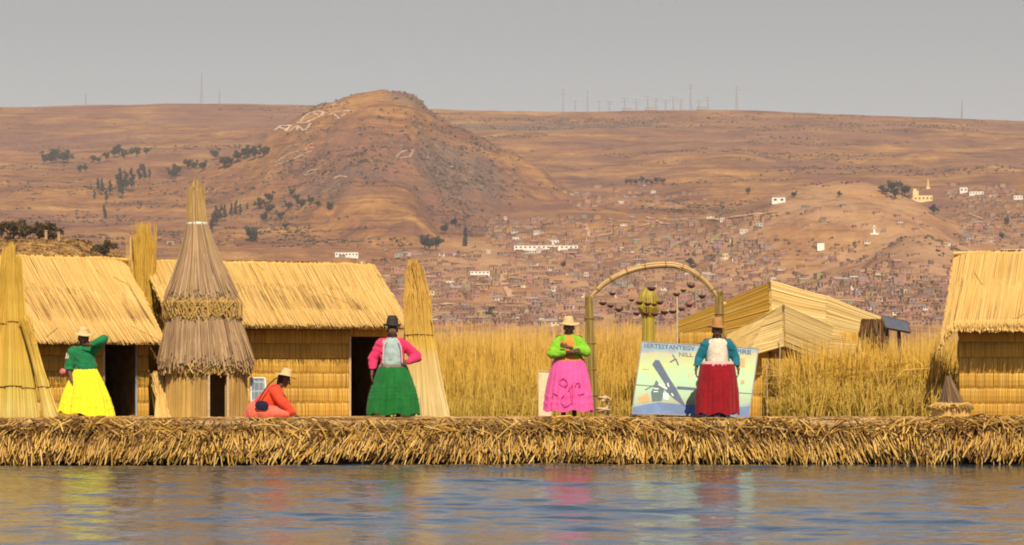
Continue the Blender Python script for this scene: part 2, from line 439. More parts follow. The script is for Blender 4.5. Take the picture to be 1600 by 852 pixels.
def hills():
    pxs = np.concatenate([np.arange(-900, -60, 30), np.arange(-60, 1660, 4), np.arange(1660, 2500, 30)])
    Ys = np.concatenate([np.geomspace(450, 6500, 420), [6900, 7600, 9000]])
    PX, YY = np.meshgrid(pxs, Ys)
    Z = height(PX, YY)
    X = (PX - 800) * YY / F
    ny, nx = X.shape
    idx = np.arange(ny * nx).reshape(ny, nx)
    f = np.stack([idx[:-1, :-1], idx[:-1, 1:], idx[1:, 1:], idx[1:, :-1]], -1).reshape(-1, 4)
    g = G(); g.add(np.stack([X, YY, Z], -1).reshape(-1, 3), f)
    m, n, l, b = mat_base('dry_hillside')
    geo = n.new('ShaderNodeNewGeometry')
    n1 = noise(n, l, 0.0075, 10, rough=0.74)
    r1 = ramp(n, [(0.34, (0.130, 0.060, 0.042)), (0.44, (0.235, 0.105, 0.052)), (0.54, (0.345, 0.163, 0.058)), (0.66, (0.50, 0.27, 0.090))])
    l.new(n1, r1.inputs[0])
    # broken bands that follow the contours: terraces, walls and rock strata
    n2 = noise(n, l, 1.0, 7, stretch=(0.006, 0.006, 0.10), rough=0.70)
    r2 = ramp(n, [(0.37, (0.46, 0.42, 0.46)), (0.47, (1, 1, 1)), (0.58, (1, 1, 1)), (0.68, (1.2, 1.15, 1.05))])
    l.new(n2, r2.inputs[0])
    col = mixc(n, l, r1.outputs[0], r2.outputs[0], 0.7, 'MULTIPLY')
    # mauve bare soil in wide drifts
    n6 = noise(n, l, 0.0028, 4, rough=0.6)
    r6 = ramp(n, [(0.48, (0, 0, 0)), (0.62, (.6, .6, .6))]); l.new(n6, r6.inputs[0])
    col = mixc(n, l, col, (0.215, 0.100, 0.074), r6.outputs[0])
    # fine grain: tussocks and stones
    n7 = noise(n, l, 0.11, 5, rough=0.8)
    r7 = ramp(n, [(0.32, (.62, .60, .62)), (0.5, (1, 1, 1)), (0.68, (1.3, 1.25, 1.15))]); l.new(n7, r7.inputs[0])
    col = mixc(n, l, col, r7.outputs[0], 0.8, 'MULTIPLY')
    # narrow field terraces
    na = noise(n, l, 1.0, 5, stretch=(0.009, 0.009, 0.42), rough=0.6)
    ra = ramp(n, [(0.36, (0.50, 0.46, 0.50)), (0.46, (1, 1, 1)), (0.60, (1.0, 1.0, 1.0)), (0.70, (1.22, 1.16, 1.05))]); l.new(na, ra.inputs[0])
    col = mixc(n, l, col, ra.outputs[0], 0.8, 'MULTIPLY')
    # trodden bare earth among the houses
    spz = n.new('ShaderNodeSeparateXYZ'); l.new(geo.outputs['Position'], spz.inputs[0])
    t1 = n.new('ShaderNodeMapRange'); t1.inputs[1].default_value = 3300; t1.inputs[2].default_value = 2950; l.new(spz.outputs[1], t1.inputs[0])
    t2 = n.new('ShaderNodeMapRange'); t2.inputs[1].default_value = -130; t2.inputs[2].default_value = -60; l.new(spz.outputs[0], t2.inputs[0])
    n9 = noise(n, l, 0.012, 5, rough=.7)
    r9 = ramp(n, [(0.42, (.15, .15, .15)), (0.60, (.8, .8, .8))]); l.new(n9, r9.inputs[0])
    tm = n.new('ShaderNodeMath'); tm.operation = 'MULTIPLY'; l.new(t1.outputs[0], tm.inputs[0]); l.new(t2.outputs[0], tm.inputs[1])
    tm2 = n.new('ShaderNodeMath'); tm2.operation = 'MULTIPLY'; l.new(tm.outputs[0], tm2.inputs[0]); l.new(r9.outputs[0], tm2.inputs[1])
    col = mixc(n, l, col, (0.50, 0.29, 0.15), tm2.outputs[0])
    # scrub
    n3 = noise(n, l, 0.055, 6, rough=0.8)
    r3 = ramp(n, [(0.555, (0, 0, 0)), (0.63, (1, 1, 1))]); l.new(n3, r3.inputs[0])
    n4 = noise(n, l, 0.005, 4, rough=.7)
    r4 = ramp(n, [(0.47, (0, 0, 0)), (0.60, (.85, .85, .85))]); l.new(n4, r4.inputs[0])
    f34 = n.new('ShaderNodeMath'); f34.operation = 'MULTIPLY'; l.new(r3.outputs[0], f34.inputs[0]); l.new(r4.outputs[0], f34.inputs[1])
    col = mixc(n, l, col, (0.095, 0.055, 0.045), f34.outputs[0])
    # the close knoll: ochre grass over pale rubble
    spx = n.new('ShaderNodeSeparateXYZ'); l.new(geo.outputs['Position'], spx.inputs[0])
    kmr = n.new('ShaderNodeMapRange'); kmr.inputs[1].default_value = 900; kmr.inputs[2].default_value = 760; l.new(spx.outputs[1], kmr.inputs[0])
    n8 = noise(n, l, 0.35, 7, rough=.75)
    r8 = ramp(n, [(0.38, (0.10, 0.055, 0.03)), (0.48, (0.30, 0.155, 0.045)), (0.58, (0.44, 0.25, 0.07)), (0.68, (0.52, 0.38, 0.22))]); l.new(n8, r8.inputs[0])
    col = mixc(n, l, col, r8.outputs[0], kmr.outputs[0])
    # bare rock on the steep right flank of the cone
    def blob(cx, cy, cz, rx, ry, rz_):
        sp = n.new('ShaderNodeMapping'); sp.vector_type = 'POINT'
        sp.inputs['Location'].default_value = (-cx/rx, -cy/ry, -cz/rz_); sp.inputs['Scale'].default_value = (1/rx, 1/ry, 1/rz_)
        l.new(geo.outputs['Position'], sp.inputs[0])
        ln = n.new('ShaderNodeVectorMath'); ln.operation = 'LENGTH'; l.new(sp.outputs[0], ln.inputs[0])
        return ln.outputs['Value']
    def rock(cx, cy, cz, rx, ry, rz_, amount):
        d = blob(cx, cy, cz, rx, ry, rz_)
        nn = noise(n, l, 0.012, 5, rough=0.7)
        a = n.new('ShaderNodeMath'); a.operation = 'MULTIPLY_ADD'; l.new(nn, a.inputs[0]); a.inputs[1].default_value = 1.7; l.new(d, a.inputs[2])
        mr = n.new('ShaderNodeMapRange'); mr.inputs[1].default_value = 1.75; mr.inputs[2].default_value = 1.45; mr.inputs[3].default_value = 0; mr.inputs[4].default_value = amount
        l.new(a.outputs[0], mr.inputs[0])
        return mr.outputs[0]
    n5 = noise(n, l, 0.06, 8, rough=0.8, stretch=(1, 1, 1.6))
    r5 = ramp(n, [(0.38, (0.070, 0.050, 0.050)), (0.50, (0.155, 0.102, 0.082)), (0.62, (0.27, 0.16, 0.10))]); l.new(n5, r5.inputs[0])
    for (a, c, Yd, rx, ry, rz_, am) in ((712, 285, 3760, 95, 330, 85, 0.8), (570, 318, 3600, 95, 300, 50, 0.6), (650, 165, 3980, 60, 160, 30, 0.6), (860, 200, 5600, 330, 500, 22, 0.75), (380, 210, 4600, 120, 300, 22, 0.5)):
        cz = CZ + (HZ - c) * Yd / F
        col = mixc(n, l, col, r5.outputs[0], rock((a - 800) * Yd / F, Yd, cz, rx, ry, rz_, am))
    l.new(col, b.inputs['Base Color'])
    b.inputs['Roughness'].default_value = 0.95
    b.inputs['Specular IOR Level'].default_value = 0.1
    bz = noise(n, l, 0.035, 6, rough=0.7)
    bm = n.new('ShaderNodeBump'); bm.inputs['Strength'].default_value = 0.8; bm.inputs['Distance'].default_value = 9.0
    l.new(bz, bm.inputs['Height']); l.new(bm.outputs[0], b.inputs['Normal'])
    tag(obj('hills', g, m, smooth=True), kind='structure')
hills()

def scrub():
    r_ = np.random.default_rng(21)
    def clumps(px, Y, size, g, mi, per=5, flat=.6):
        z = height(px, Y); x = (px - 800) * Y / F; n_ = len(px)
        s = np.repeat(size, per)[:, None]
        c = np.repeat(np.stack([x, Y, z], 1), per, 0) + r_.normal(0, .45, (n_ * per, 3)) * s * [1.3, 1.3, .5] + np.array([0, 0, .25]) * s
        u = r_.normal(0, 1, (n_ * per, 3)); u /= np.linalg.norm(u, axis=1)[:, None]
        v = np.cross(u, r_.normal(0, 1, (n_ * per, 3))); v /= np.linalg.norm(v, axis=1)[:, None]
        u = u * s * .8; v = v * s * .6
        g.add(np.stack([c - u, c + v, c + u, c - v], 1).reshape(-1, 3), np.arange(n_ * per * 4).reshape(-1, 4), mi)
    g = G()
    # scattered over the slopes in bands and patches
    N = 60000
    px = r_.uniform(-80, 1680, N); Y = np.exp(r_.uniform(math.log(2500), math.log(5950), N))
    x = (px - 800) * Y / F; z = height(px, Y)
    den = fbm(x / 260, z / 16, 4, 131) * 1.5 + fbm(x / 60, Y / 60, 3, 132) * .7
    k = den > r_.uniform(.12, .95, N)
    k &= ~((Y < 3200) & (px > 640) & (r_.uniform(0, 1, N) < .5))
    clumps(px[k], Y[k], r_.uniform(1.0, 2.6, k.sum()), g, 0)
    # bouldery ground on the flank of the cone and in the ledges below the plateau
    for (cx, wx, y0, y1, n_) in ((712, 70, 3350, 3960, 3400), (580, 95, 3350, 3750, 1300), (440, 60, 3250, 3600, 800), (650, 35, 3800, 4000, 500), (930, 190, 5550, 5800, 2200), (470, 40, 3650, 3850, 500)):
        px = r_.normal(cx, wx * .6, n_); Y = r_.uniform(y0, y1, n_)
        x = (px - 800) * Y / F
        k = fbm(x / 40, Y / 60, 3, 135) > r_.uniform(-.45, .35, n_)
        clumps(px[k], Y[k], r_.uniform(.8, 1, k.sum()) * (1 + 2.6 * r_.uniform(0, 1, k.sum())**3), g, 1, 4)
    # shore knoll
    N = 2600
    px = r_.uniform(-120, 300, N); Y = r_.uniform(545, 640, N)
    k = height(px, Y) > 4
    clumps(px[k], Y[k], r_.uniform(.12, .5, k.sum()), g, 2)
    mats = [plain_mat('scrub_leaf', (0.12, 0.078, 0.045), .9, .5, .02), plain_mat('brown_rock', (0.18, 0.115, 0.085), .9, .45, .03), plain_mat('dry_tussock', (0.26, 0.145, 0.045), .9, .6, .2)]
    tag(obj('scrub', g, mats), 'sparse dark scrub and boulders strewn over the dry hillsides', 'scrub', kind='stuff')
scrub()

# -- the floating island of cut reeds
TOP, FRONT = 0.70, 45.15
def edge_y(x):
    return FRONT + 0.12 * fbm(np.asarray(x) * 0.5, np.zeros_like(np.asarray(x, float)), 3, 8)
def island():
    xs = np.arange(-16, 16.01, 0.2)
    prof = [(0.16, -0.4), (0.0, 0.0), (-0.02, 0.3), (0.02, 0.52), (0.10, 0.64), (0.25, 0.69), (0.6, TOP), (1.5, TOP), (3, TOP), (5, TOP), (9, 0.66), (14, 0.5), (16, -0.4)]
    V = []
    for (dy, z) in prof:
        for x in xs:
            nz = 0.03 * float(fbm(x * 1.7, dy * 3 + z * 4, 3, 21)) if dy < 6 and dy > 0.5 else 0.10 * float(fbm(x * 2.3, z * 3 + dy, 3, 22))
            V.append((x, float(edge_y(x)) + dy + (0 if dy > 0.4 else nz), z + (nz * 0.5 if 0.4 < dy < 9 else 0)))
    nx = len(xs)
    f = [(i*nx+k, i*nx+k+1, (i+1)*nx+k+1, (i+1)*nx+k) for i in range(len(prof)-1) for k in range(nx-1)]
    g = G().add(V, f)
    m, n, l, b = mat_base('trodden_straw_ground')
    nz = noise(n, l, 3.0, 6, stretch=(1, 2.5, 1))
    rp = ramp(n, [(0.35, (0.22, 0.12, 0.04)), (0.5, (0.42, 0.26, 0.10)), (0.68, (0.58, 0.40, 0.19))]); l.new(nz, rp.inputs[0])
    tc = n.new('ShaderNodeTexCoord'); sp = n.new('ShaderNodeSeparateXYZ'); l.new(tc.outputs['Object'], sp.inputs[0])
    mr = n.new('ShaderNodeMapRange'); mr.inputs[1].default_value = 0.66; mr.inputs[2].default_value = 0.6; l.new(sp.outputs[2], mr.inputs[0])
    col = mixc(n, l, rp.outputs[0], (0.030, 0.017, 0.009), mr.outputs[0])   # dark below the top surface, down the whole front
    l.new(col, b.inputs['Base Color']); b.inputs['Roughness'].default_value = 0.9
    tag(obj('ground', g, m), kind='structure')
island()

def fringe():
    g = G()
    # matted older reeds underneath, then fresher ones hanging over them
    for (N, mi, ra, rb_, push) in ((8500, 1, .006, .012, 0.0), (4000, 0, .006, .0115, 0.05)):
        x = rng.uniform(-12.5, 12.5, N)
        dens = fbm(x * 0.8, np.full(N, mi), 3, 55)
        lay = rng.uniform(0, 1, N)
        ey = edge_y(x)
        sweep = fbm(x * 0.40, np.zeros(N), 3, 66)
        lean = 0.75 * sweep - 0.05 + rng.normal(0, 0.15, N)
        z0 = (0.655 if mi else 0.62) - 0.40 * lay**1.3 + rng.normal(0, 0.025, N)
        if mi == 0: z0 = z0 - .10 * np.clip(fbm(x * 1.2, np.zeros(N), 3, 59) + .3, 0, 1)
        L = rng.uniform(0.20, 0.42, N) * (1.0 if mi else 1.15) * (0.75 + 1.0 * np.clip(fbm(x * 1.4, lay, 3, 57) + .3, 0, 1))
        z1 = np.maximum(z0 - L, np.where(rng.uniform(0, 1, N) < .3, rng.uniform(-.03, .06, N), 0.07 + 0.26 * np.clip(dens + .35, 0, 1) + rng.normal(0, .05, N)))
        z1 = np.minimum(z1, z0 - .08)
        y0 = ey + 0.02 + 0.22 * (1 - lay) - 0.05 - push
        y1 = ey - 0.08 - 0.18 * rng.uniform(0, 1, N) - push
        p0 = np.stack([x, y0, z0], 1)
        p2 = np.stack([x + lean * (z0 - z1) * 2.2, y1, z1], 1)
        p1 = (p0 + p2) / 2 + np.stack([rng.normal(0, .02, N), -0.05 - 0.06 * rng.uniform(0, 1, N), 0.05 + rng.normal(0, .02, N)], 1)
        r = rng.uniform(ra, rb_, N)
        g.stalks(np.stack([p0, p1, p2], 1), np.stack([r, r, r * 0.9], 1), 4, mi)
    # tangled top edge in clods
    for (N, mi) in ((4200, 1), (2300, 0)):
        x = rng.uniform(-12.5, 12.5, N); ey = edge_y(x)
        clod = 0.15 * fbm(x * 1.3, np.zeros(N), 3, 58)
        c = np.stack([x, ey + rng.uniform(-0.16, 0.36, N), 0.620 + clod + rng.normal(0, 0.022, N)], 1)
        a = rng.normal(-1.45, 0.95, N) + 1.2 * fbm(x * .5, np.zeros(N), 2, 67)
        L = rng.uniform(0.10, 0.28, N)
        d = np.stack([np.cos(a), np.sin(a) * .8, rng.normal(-0.42, 0.32, N)], 1)
        c[:, 2] = np.where(c[:, 1] - ey < 0.1, c[:, 2] - 0.07, c[:, 2])
        p0, p2 = c - d * L[:, None], c + d * L[:, None]
        p0[:, 2] = np.clip(p0[:, 2], 0.1, 0.725 + .5 * clod); p1 = c + np.stack([0*x, 0*x, 0.03 + 0*x], 1)
        r = rng.uniform(0.006, 0.0135, N)
        g.stalks(np.stack([p0, p1, p2], 1), np.stack([r, r, r], 1), 4, mi)
    tag(obj('reed_fringe', g, [M_FRINGE, M_FRINGEOLD]), 'tangle of cut golden reeds hanging over the island edge to the water', 'reeds', kind='stuff')
    # loose straw lying on the trodden top
    g = G()
    N = 6000
    x = rng.uniform(-12.5, 12.5, N); ey = edge_y(x)
    c = np.stack([x, ey + 0.35 + rng.uniform(0, 1, N)**1.5 * 3.0, TOP + 0.010 + rng.uniform(0, 0.022, N)], 1)
    a = rng.uniform(0, 3.14, N); L = rng.uniform(0.10, 0.35, N)
    d = np.stack([np.cos(a), np.sin(a), rng.normal(0, 0.03, N)], 1)
    r = rng.uniform(0.004, 0.009, N)
    g.stalks(np.stack([c - d * L[:, None], c + d * L[:, None]], 1), np.stack([r, r], 1), 3)
    tag(obj('loose_straw', g, M_LOOSE), 'loose straw trodden flat on top of the island', 'straw', kind='stuff')
fringe()

# ============================================================ HUTS
def stitched_wall(g, gc, p0, p1, z0, z1, band=0.27, mi=0, step=0.016, r=0.010, nrm=None):
    """reed mat wall between two floor points: upright stalks, sewn in bands; cords go in gc"""
    p0, p1 = np.array(p0, float), np.array(p1, float)
    L = np.linalg.norm(p1 - p0); t = (p1 - p0) / L
    nv = np.array([t[1], -t[0]]) if nrm is None else np.array(nrm)
    nb = max(1, round((z1 - z0) / band)); hs_ = (z1 - z0) / nb
    n_ = max(2, int(L / step))
    for b in range(nb):
        s = (np.arange(n_) + 0.5 + rng.uniform(-.3, .3, n_)) * L / n_
        sg = 0.014 * fbm(s * 1.7 + 3.1 * b, s * 0 + b, 3, 90)
        za = z0 + b * hs_ + (sg + rng.uniform(-0.012, 0.004, n_)) * (b > 0); zb = z0 + (b + 1) * hs_ + rng.uniform(-.004, .012, n_)
        o = rng.uniform(-0.004, 0.004, n_)
        pts = []
        for k, (w, bul) in enumerate(((0, 0.0), (0.18, 0.020), (0.5, 0.030), (0.82, 0.020), (1, 0.0))):
            xy = p0[None] + t[None] * s[:, None] + nv[None] * (o + bul)[:, None]
            pts.append(np.stack([xy[:, 0], xy[:, 1], za + (zb - za) * w], 1))
        rr = r * rng.uniform(0.75, 1.15, n_)
        g.stalks(np.stack(pts, 1), np.repeat(rr[:, None], 5, 1), 4, mi)
        if b > 0:
            a = p0 + nv * 0.008; c = p1 + nv * 0.008
            gc.tube([(*a, z0 + b * hs_), (*((a + c) / 2), z0 + b * hs_ - 0.004), (*c, z0 + b * hs_)], 0.006, 6)
    # backing
    q0, q1 = p0 - nv * 0.05, p1 - nv * 0.05
    b0, b1 = p0 - nv * 0.008, p1 - nv * 0.008
    gc.hexa(np.array([(*b0, z0), (*b1, z0), (*b1, z1), (*b0, z1)]), np.array([(*q0, z0), (*q1, z0), (*q1, z1), (*q0, z1)]))

def hut(name, label, loc, a, L, D, eave, ridge, ov, doors, flap=None, droop=0.0, layer=False, endov=0.22, band=0.27, windows=()):
    """gabled reed hut; local x along the front, front wall on y=0, floor z=0"""
    t = thing(name, label, 'hut', loc, a)
    run = D / 2 + ov
    def slope_z(y):                        # front or back slope height over local y
        w = abs(y - D / 2) / run
        return ridge - (ridge - eave) * w
    wall_top = slope_z(0) - 0.10
    xs = [0.0]
    for (d0, d1, hgt) in doors: xs += [d0, d1]
    xs.append(L)
    gw, gc = G(), G()
    for i in range(0, len(xs), 2):
        if xs[i+1] - xs[i] > 0.03: stitched_wall(gw, gc, (xs[i], 0), (xs[i+1], 0), 0, wall_top, band)
    for (d0, d1, hgt) in doors:
        if hgt < wall_top - 0.05: stitched_wall(gw, gc, (d0, 0), (d1, 0), hgt, wall_top, band)
    w = obj('front_wall', gw, M_WALL, t)
    obj('stitching', gc, M_CORE, w)
    gw, gc = G(), G()
    stitched_wall(gw, gc, (L, D), (0, D), 0, wall_top, 0.5, step=0.03, r=0.018)
    stitched_wall(gw, gc, (0, D - 0.06), (0, 0.06), 0, wall_top, 0.5, step=0.03, r=0.018)
    stitched_wall(gw, gc, (L, 0.06), (L, D - 0.06), 0, wall_top, 0.5, step=0.03, r=0.018)
    for x in (0.0, L):                     # gables
        s = 1 if x else -1
        q = lambda xx: np.array([(xx, 0.06, wall_top), (xx, D - 0.06, wall_top), (xx, D/2 + .05, ridge - 0.14), (xx, D/2 - .05, ridge - 0.14)])
        gc.hexa(q(x), q(x - s * 0.05))
    w = obj('side_walls', gw, M_WALL, t)
    obj('gable', gc, M_CORE, w)
    # roof: packed core, reeds laid down the slope
    x0, x1 = -0.16, L + 0.16
    if flap is not None:
        if flap[0] > 0: x1 = L + endov
        else: x0 = -endov
    def sagz(x, T):                        # the free end of the thatch bends down beyond the wall
        x = np.asarray(x, float)
        if flap is None: return 0 * x
        e = np.clip((x - L + .04) / (endov + .04), 0, 1.2) if flap[0] > 0 else np.clip((.04 - x) / (endov + .04), 0, 1.2)
        return -droop * e**2.2 * (0.25 + 0.75 * np.clip(T, 0, 1.1))
    core = G()
    th = 0.09
    for sgn in (-1, 1):
        ye = D/2 + sgn * run
        top = np.array([(-.05, D/2, ridge), (L + .05, D/2, ridge), (L + .05, ye, eave), (-.05, ye, eave)])
        core.hexa(top - [0, 0, 0.012], top - [0, 0, th])
    rg = G()
    for sgn in (-1, 1):
        nst = int((x1 - x0) / 0.0048) if sgn < 0 else int((x1 - x0) / 0.03)
        segs = ((-0.02, 0.62), (0.42, 1.02)) if sgn < 0 else ((-0.02, 1.02),)
        for li, (ta, tb) in enumerate(segs):
            x = np.linspace(x0, x1, nst) + rng.normal(0, 0.006, nst)
            T0 = np.maximum(ta + rng.uniform(-.06, .06, nst), -0.015); T1 = tb + rng.normal(0, 0.016, nst) + (rng.uniform(0, .035, nst) if li == 1 else rng.uniform(-.2, .2, nst))
            skew = rng.normal(0, 0.008, nst)
            pts = []
            for w in (0, 0.5, 1):
                T = T0 + (T1 - T0) * w
                sag = -0.03 * np.sin(np.clip(T, 0, 1) * math.pi) + 0.018 * fbm(x * 1.3, T * 3, 2, 12)
                z = ridge - (ridge - eave) * T + sag + sagz(x, T) + 0.008 + 0.006 * (2 - li) * (1 - w) + rng.uniform(-.004, .005, nst)
                pts.append(np.stack([x + skew * w, D/2 + sgn * run * T, z], 1))
            r = rng.uniform(0.0034, 0.0058, nst) * (1 if sgn < 0 else 4.0)
            rg.stalks(np.stack(pts, 1), np.stack([r, r, r * 0.8], 1), 4)
    # frayed stalks and patches lying across the thatch
    n_ = 8
    x = rng.uniform(x0, x1, n_); T = rng.uniform(0.05, 0.98, n_)
    c = np.stack([x, D/2 - run * T, ridge - (ridge - eave) * T + 0.03 + sagz(x, T)], 1)
    d = np.stack([rng.normal(0, .12, n_), -run * rng.uniform(.04, .10, n_), -(ridge - eave) * rng.uniform(.04, .10, n_)], 1)
    rg.stalks(np.stack([c - d, c + d], 1), np.full((n_, 2), 0.006), 4)
    # ridge roll
    rg.tube([(x0 + i * (x1 - x0) / 8, D/2, ridge + 0.012 * math.sin(i * 2.1)) for i in range(9)], 0.035, 8)
    # thick ends of the eave
    nst = int((x1 - x0) / 0.010)
    x = np.linspace(x0, x1, nst) + rng.normal(0, .005, nst)
    z0_ = eave - rng.uniform(0.0, 0.075, nst) + sagz(x, 1 + 0 * x)
    ya = D/2 - run
    p0 = np.stack([x, ya + 0.12 + 0*x, z0_ + 0.07], 1); p1 = np.stack([x + rng.normal(0, .01, nst), ya - rng.uniform(-.03, .03, nst), z0_ - rng.uniform(0, .02, nst)], 1)
    rg.stalks(np.stack([p0, p1], 1), np.full((nst, 2), 0.008), 4)
    # reeds at both verges
    for xe in (x0, x1):
        nst = 90
        T = np.linspace(0, 1, nst)
        z = ridge - (ridge - eave) * T - rng.uniform(0, .08, nst) + sagz(np.full(nst, xe), T)
        p0 = np.stack([np.full(nst, xe), D/2 - run * T, z], 1)
        p1 = p0 + np.stack([rng.normal(0, .012, nst), np.full(nst, -run * .06), np.full(nst, -(ridge - eave) * .06)], 1)
        rg.stalks(np.stack([p0, p1], 1), np.full((nst, 2), 0.012), 4)
    ro = obj('roof', rg, M_THATCH, t)
    obj('thatch_core', core, M_CORE, ro)
    if layer:                              # a second, lower course showing under the first
        rl = G()
        nst = int((x1 - x0) / 0.011)
        x = np.linspace(x0, x1, nst)
        ya, za = D/2 - run * 0.93, eave + (ridge - eave) * 0.07 + 0.012
        p0 = np.stack([x, np.full(nst, ya) - .055, za + 0.03 + rng.normal(0, .008, nst) - 0.07 + sagz(x, 1 + 0*x)], 1)
        p1 = np.stack([x + rng.normal(0, .008, nst), np.full(nst, D/2 - run - 0.09) + rng.normal(0, .015, nst), np.full(nst, eave - 0.13) + rng.normal(0, .015, nst) + sagz(x, 1 + 0*x)], 1)
        rl.stalks(np.stack([p0, p1], 1), np.full((nst, 2), 0.010), 4)
        obj('lower_thatch_course', rl, M_THATCH, ro)
    if flap is not None:                   # mat hanging over the gable end, its inner side in shade
        fg = G()
        side, drop = flap
        xe = (L + endov - 0.03) if side > 0 else -endov + 0.03
        nst = 150
        y = np.linspace(-0.02, D * 0.6, nst)
        zt = np.array([slope_z(v) for v in y]) - 0.04 - droop * (0.25 + 0.75 * np.abs(y - D/2) / run)
        fall = drop * np.clip(0.75 + y / 0.35, 0.75, 1)
        for dx in (0.0, 0.02):
            b = xe + side * dx
            cur = 0.10 * side
            p0 = np.stack([np.full(nst, b) - cur * 0.9, y, zt + 0.03], 1)
            p1 = np.stack([np.full(nst, b) , y + rng.normal(0, .006, nst), zt - fall * 0.4], 1)
            p2 = np.stack([np.full(nst, b) - cur * .15, y + rng.normal(0, .015, nst), zt - fall + rng.normal(0, .03, nst)], 1)
            fg.stalks(np.stack([p0, p1, p2], 1), np.full((nst, 3), 0.013), 4)
        obj('gable_mat', fg, M_DARKCORE if False else M_THATCH, t)
    # door poles
    for (d0, d1, hgt) in doors:
        for xx, mm in ((d0 + .012, M_PALEWOOD), (d1 - .012, M_BLUEPOST if 'yellow' in label else M_PALEWOOD)):
            obj('door_post', G().tube([(xx, -0.03, 0), (xx, -0.035, min(hgt, wall_top))], 0.02, 8), mm, t)
    return t

def hut_at(eave_px, eave_py, Yc, a, L, D, ov, which):
    """floor point of local origin so that the front eave corner falls on a sight line"""
    p = P(eave_px, eave_py, Yc)
    lx = L if which > 0 else 0
    ca, sa = math.cos(a), math.sin(a)
    return np.array([p[0] - (lx * ca + ov * sa), p[1] - (lx * sa - ov * ca), TOP]), p[2] - TOP

def huts():
    # left hut with the woman in yellow
    a, L, D, ov = R(32), 3.5, 3.0, 0.5
    loc, ez = hut_at(251, 531, 48.0, a, L, D, ov, 1)
    rzh = P(155, 402, 48.9)[2] - TOP
    def lx(px):                            # local x on the front wall seen at column px
        q = (px - 800) / F
        ca, sa = math.cos(a), math.sin(a)
        return (q * loc[1] - loc[0]) / (ca - q * sa)
    hut('reed_hut', 'reed hut with curved right roof end behind the woman in the yellow skirt', loc, a, L, D, ez, rzh, ov,
        [(lx(160), lx(213), 1.35)], flap=(1, 0.45), endov=0.38, droop=0.62)
    # middle hut behind the thatched tower
    a, L, D, ov = R(21), 3.9, 3.0, 0.5
    loc, ez = hut_at(628, 507, 49.6, a, L, D, ov, 1)
    rzh = P(560, 414, 51.3)[2] - TOP
    def lx2(px):
        q = (px - 800) / F
        ca, sa = math.cos(a), math.sin(a)
        return (q * loc[1] - loc[0]) / (ca - q * sa)
    hut('reed_hut', 'long reed hut with wide dark doorway behind the woman in the green skirt', loc, a, L, D, ez, rzh, ov,
        [(lx2(545), lx2(612), 1.40)], endov=0.12)
    # right hut cut by the edge of the view
    a, L, D, ov = R(-15), 3.4, 3.0, 0.5
    loc, ez = hut_at(1494, 506, 47.3, a, L, D, ov, 0)
    rzh = P(1542, 396, 49.2)[2] - TOP
    hut('reed_hut', 'reed hut at the right edge with a double row of thatch over a blank wall', loc, a, L, D, ez, rzh, ov,
        [], flap=(-1, 0.3), endov=0.26, droop=0.32, layer=True, band=0.25)
huts()

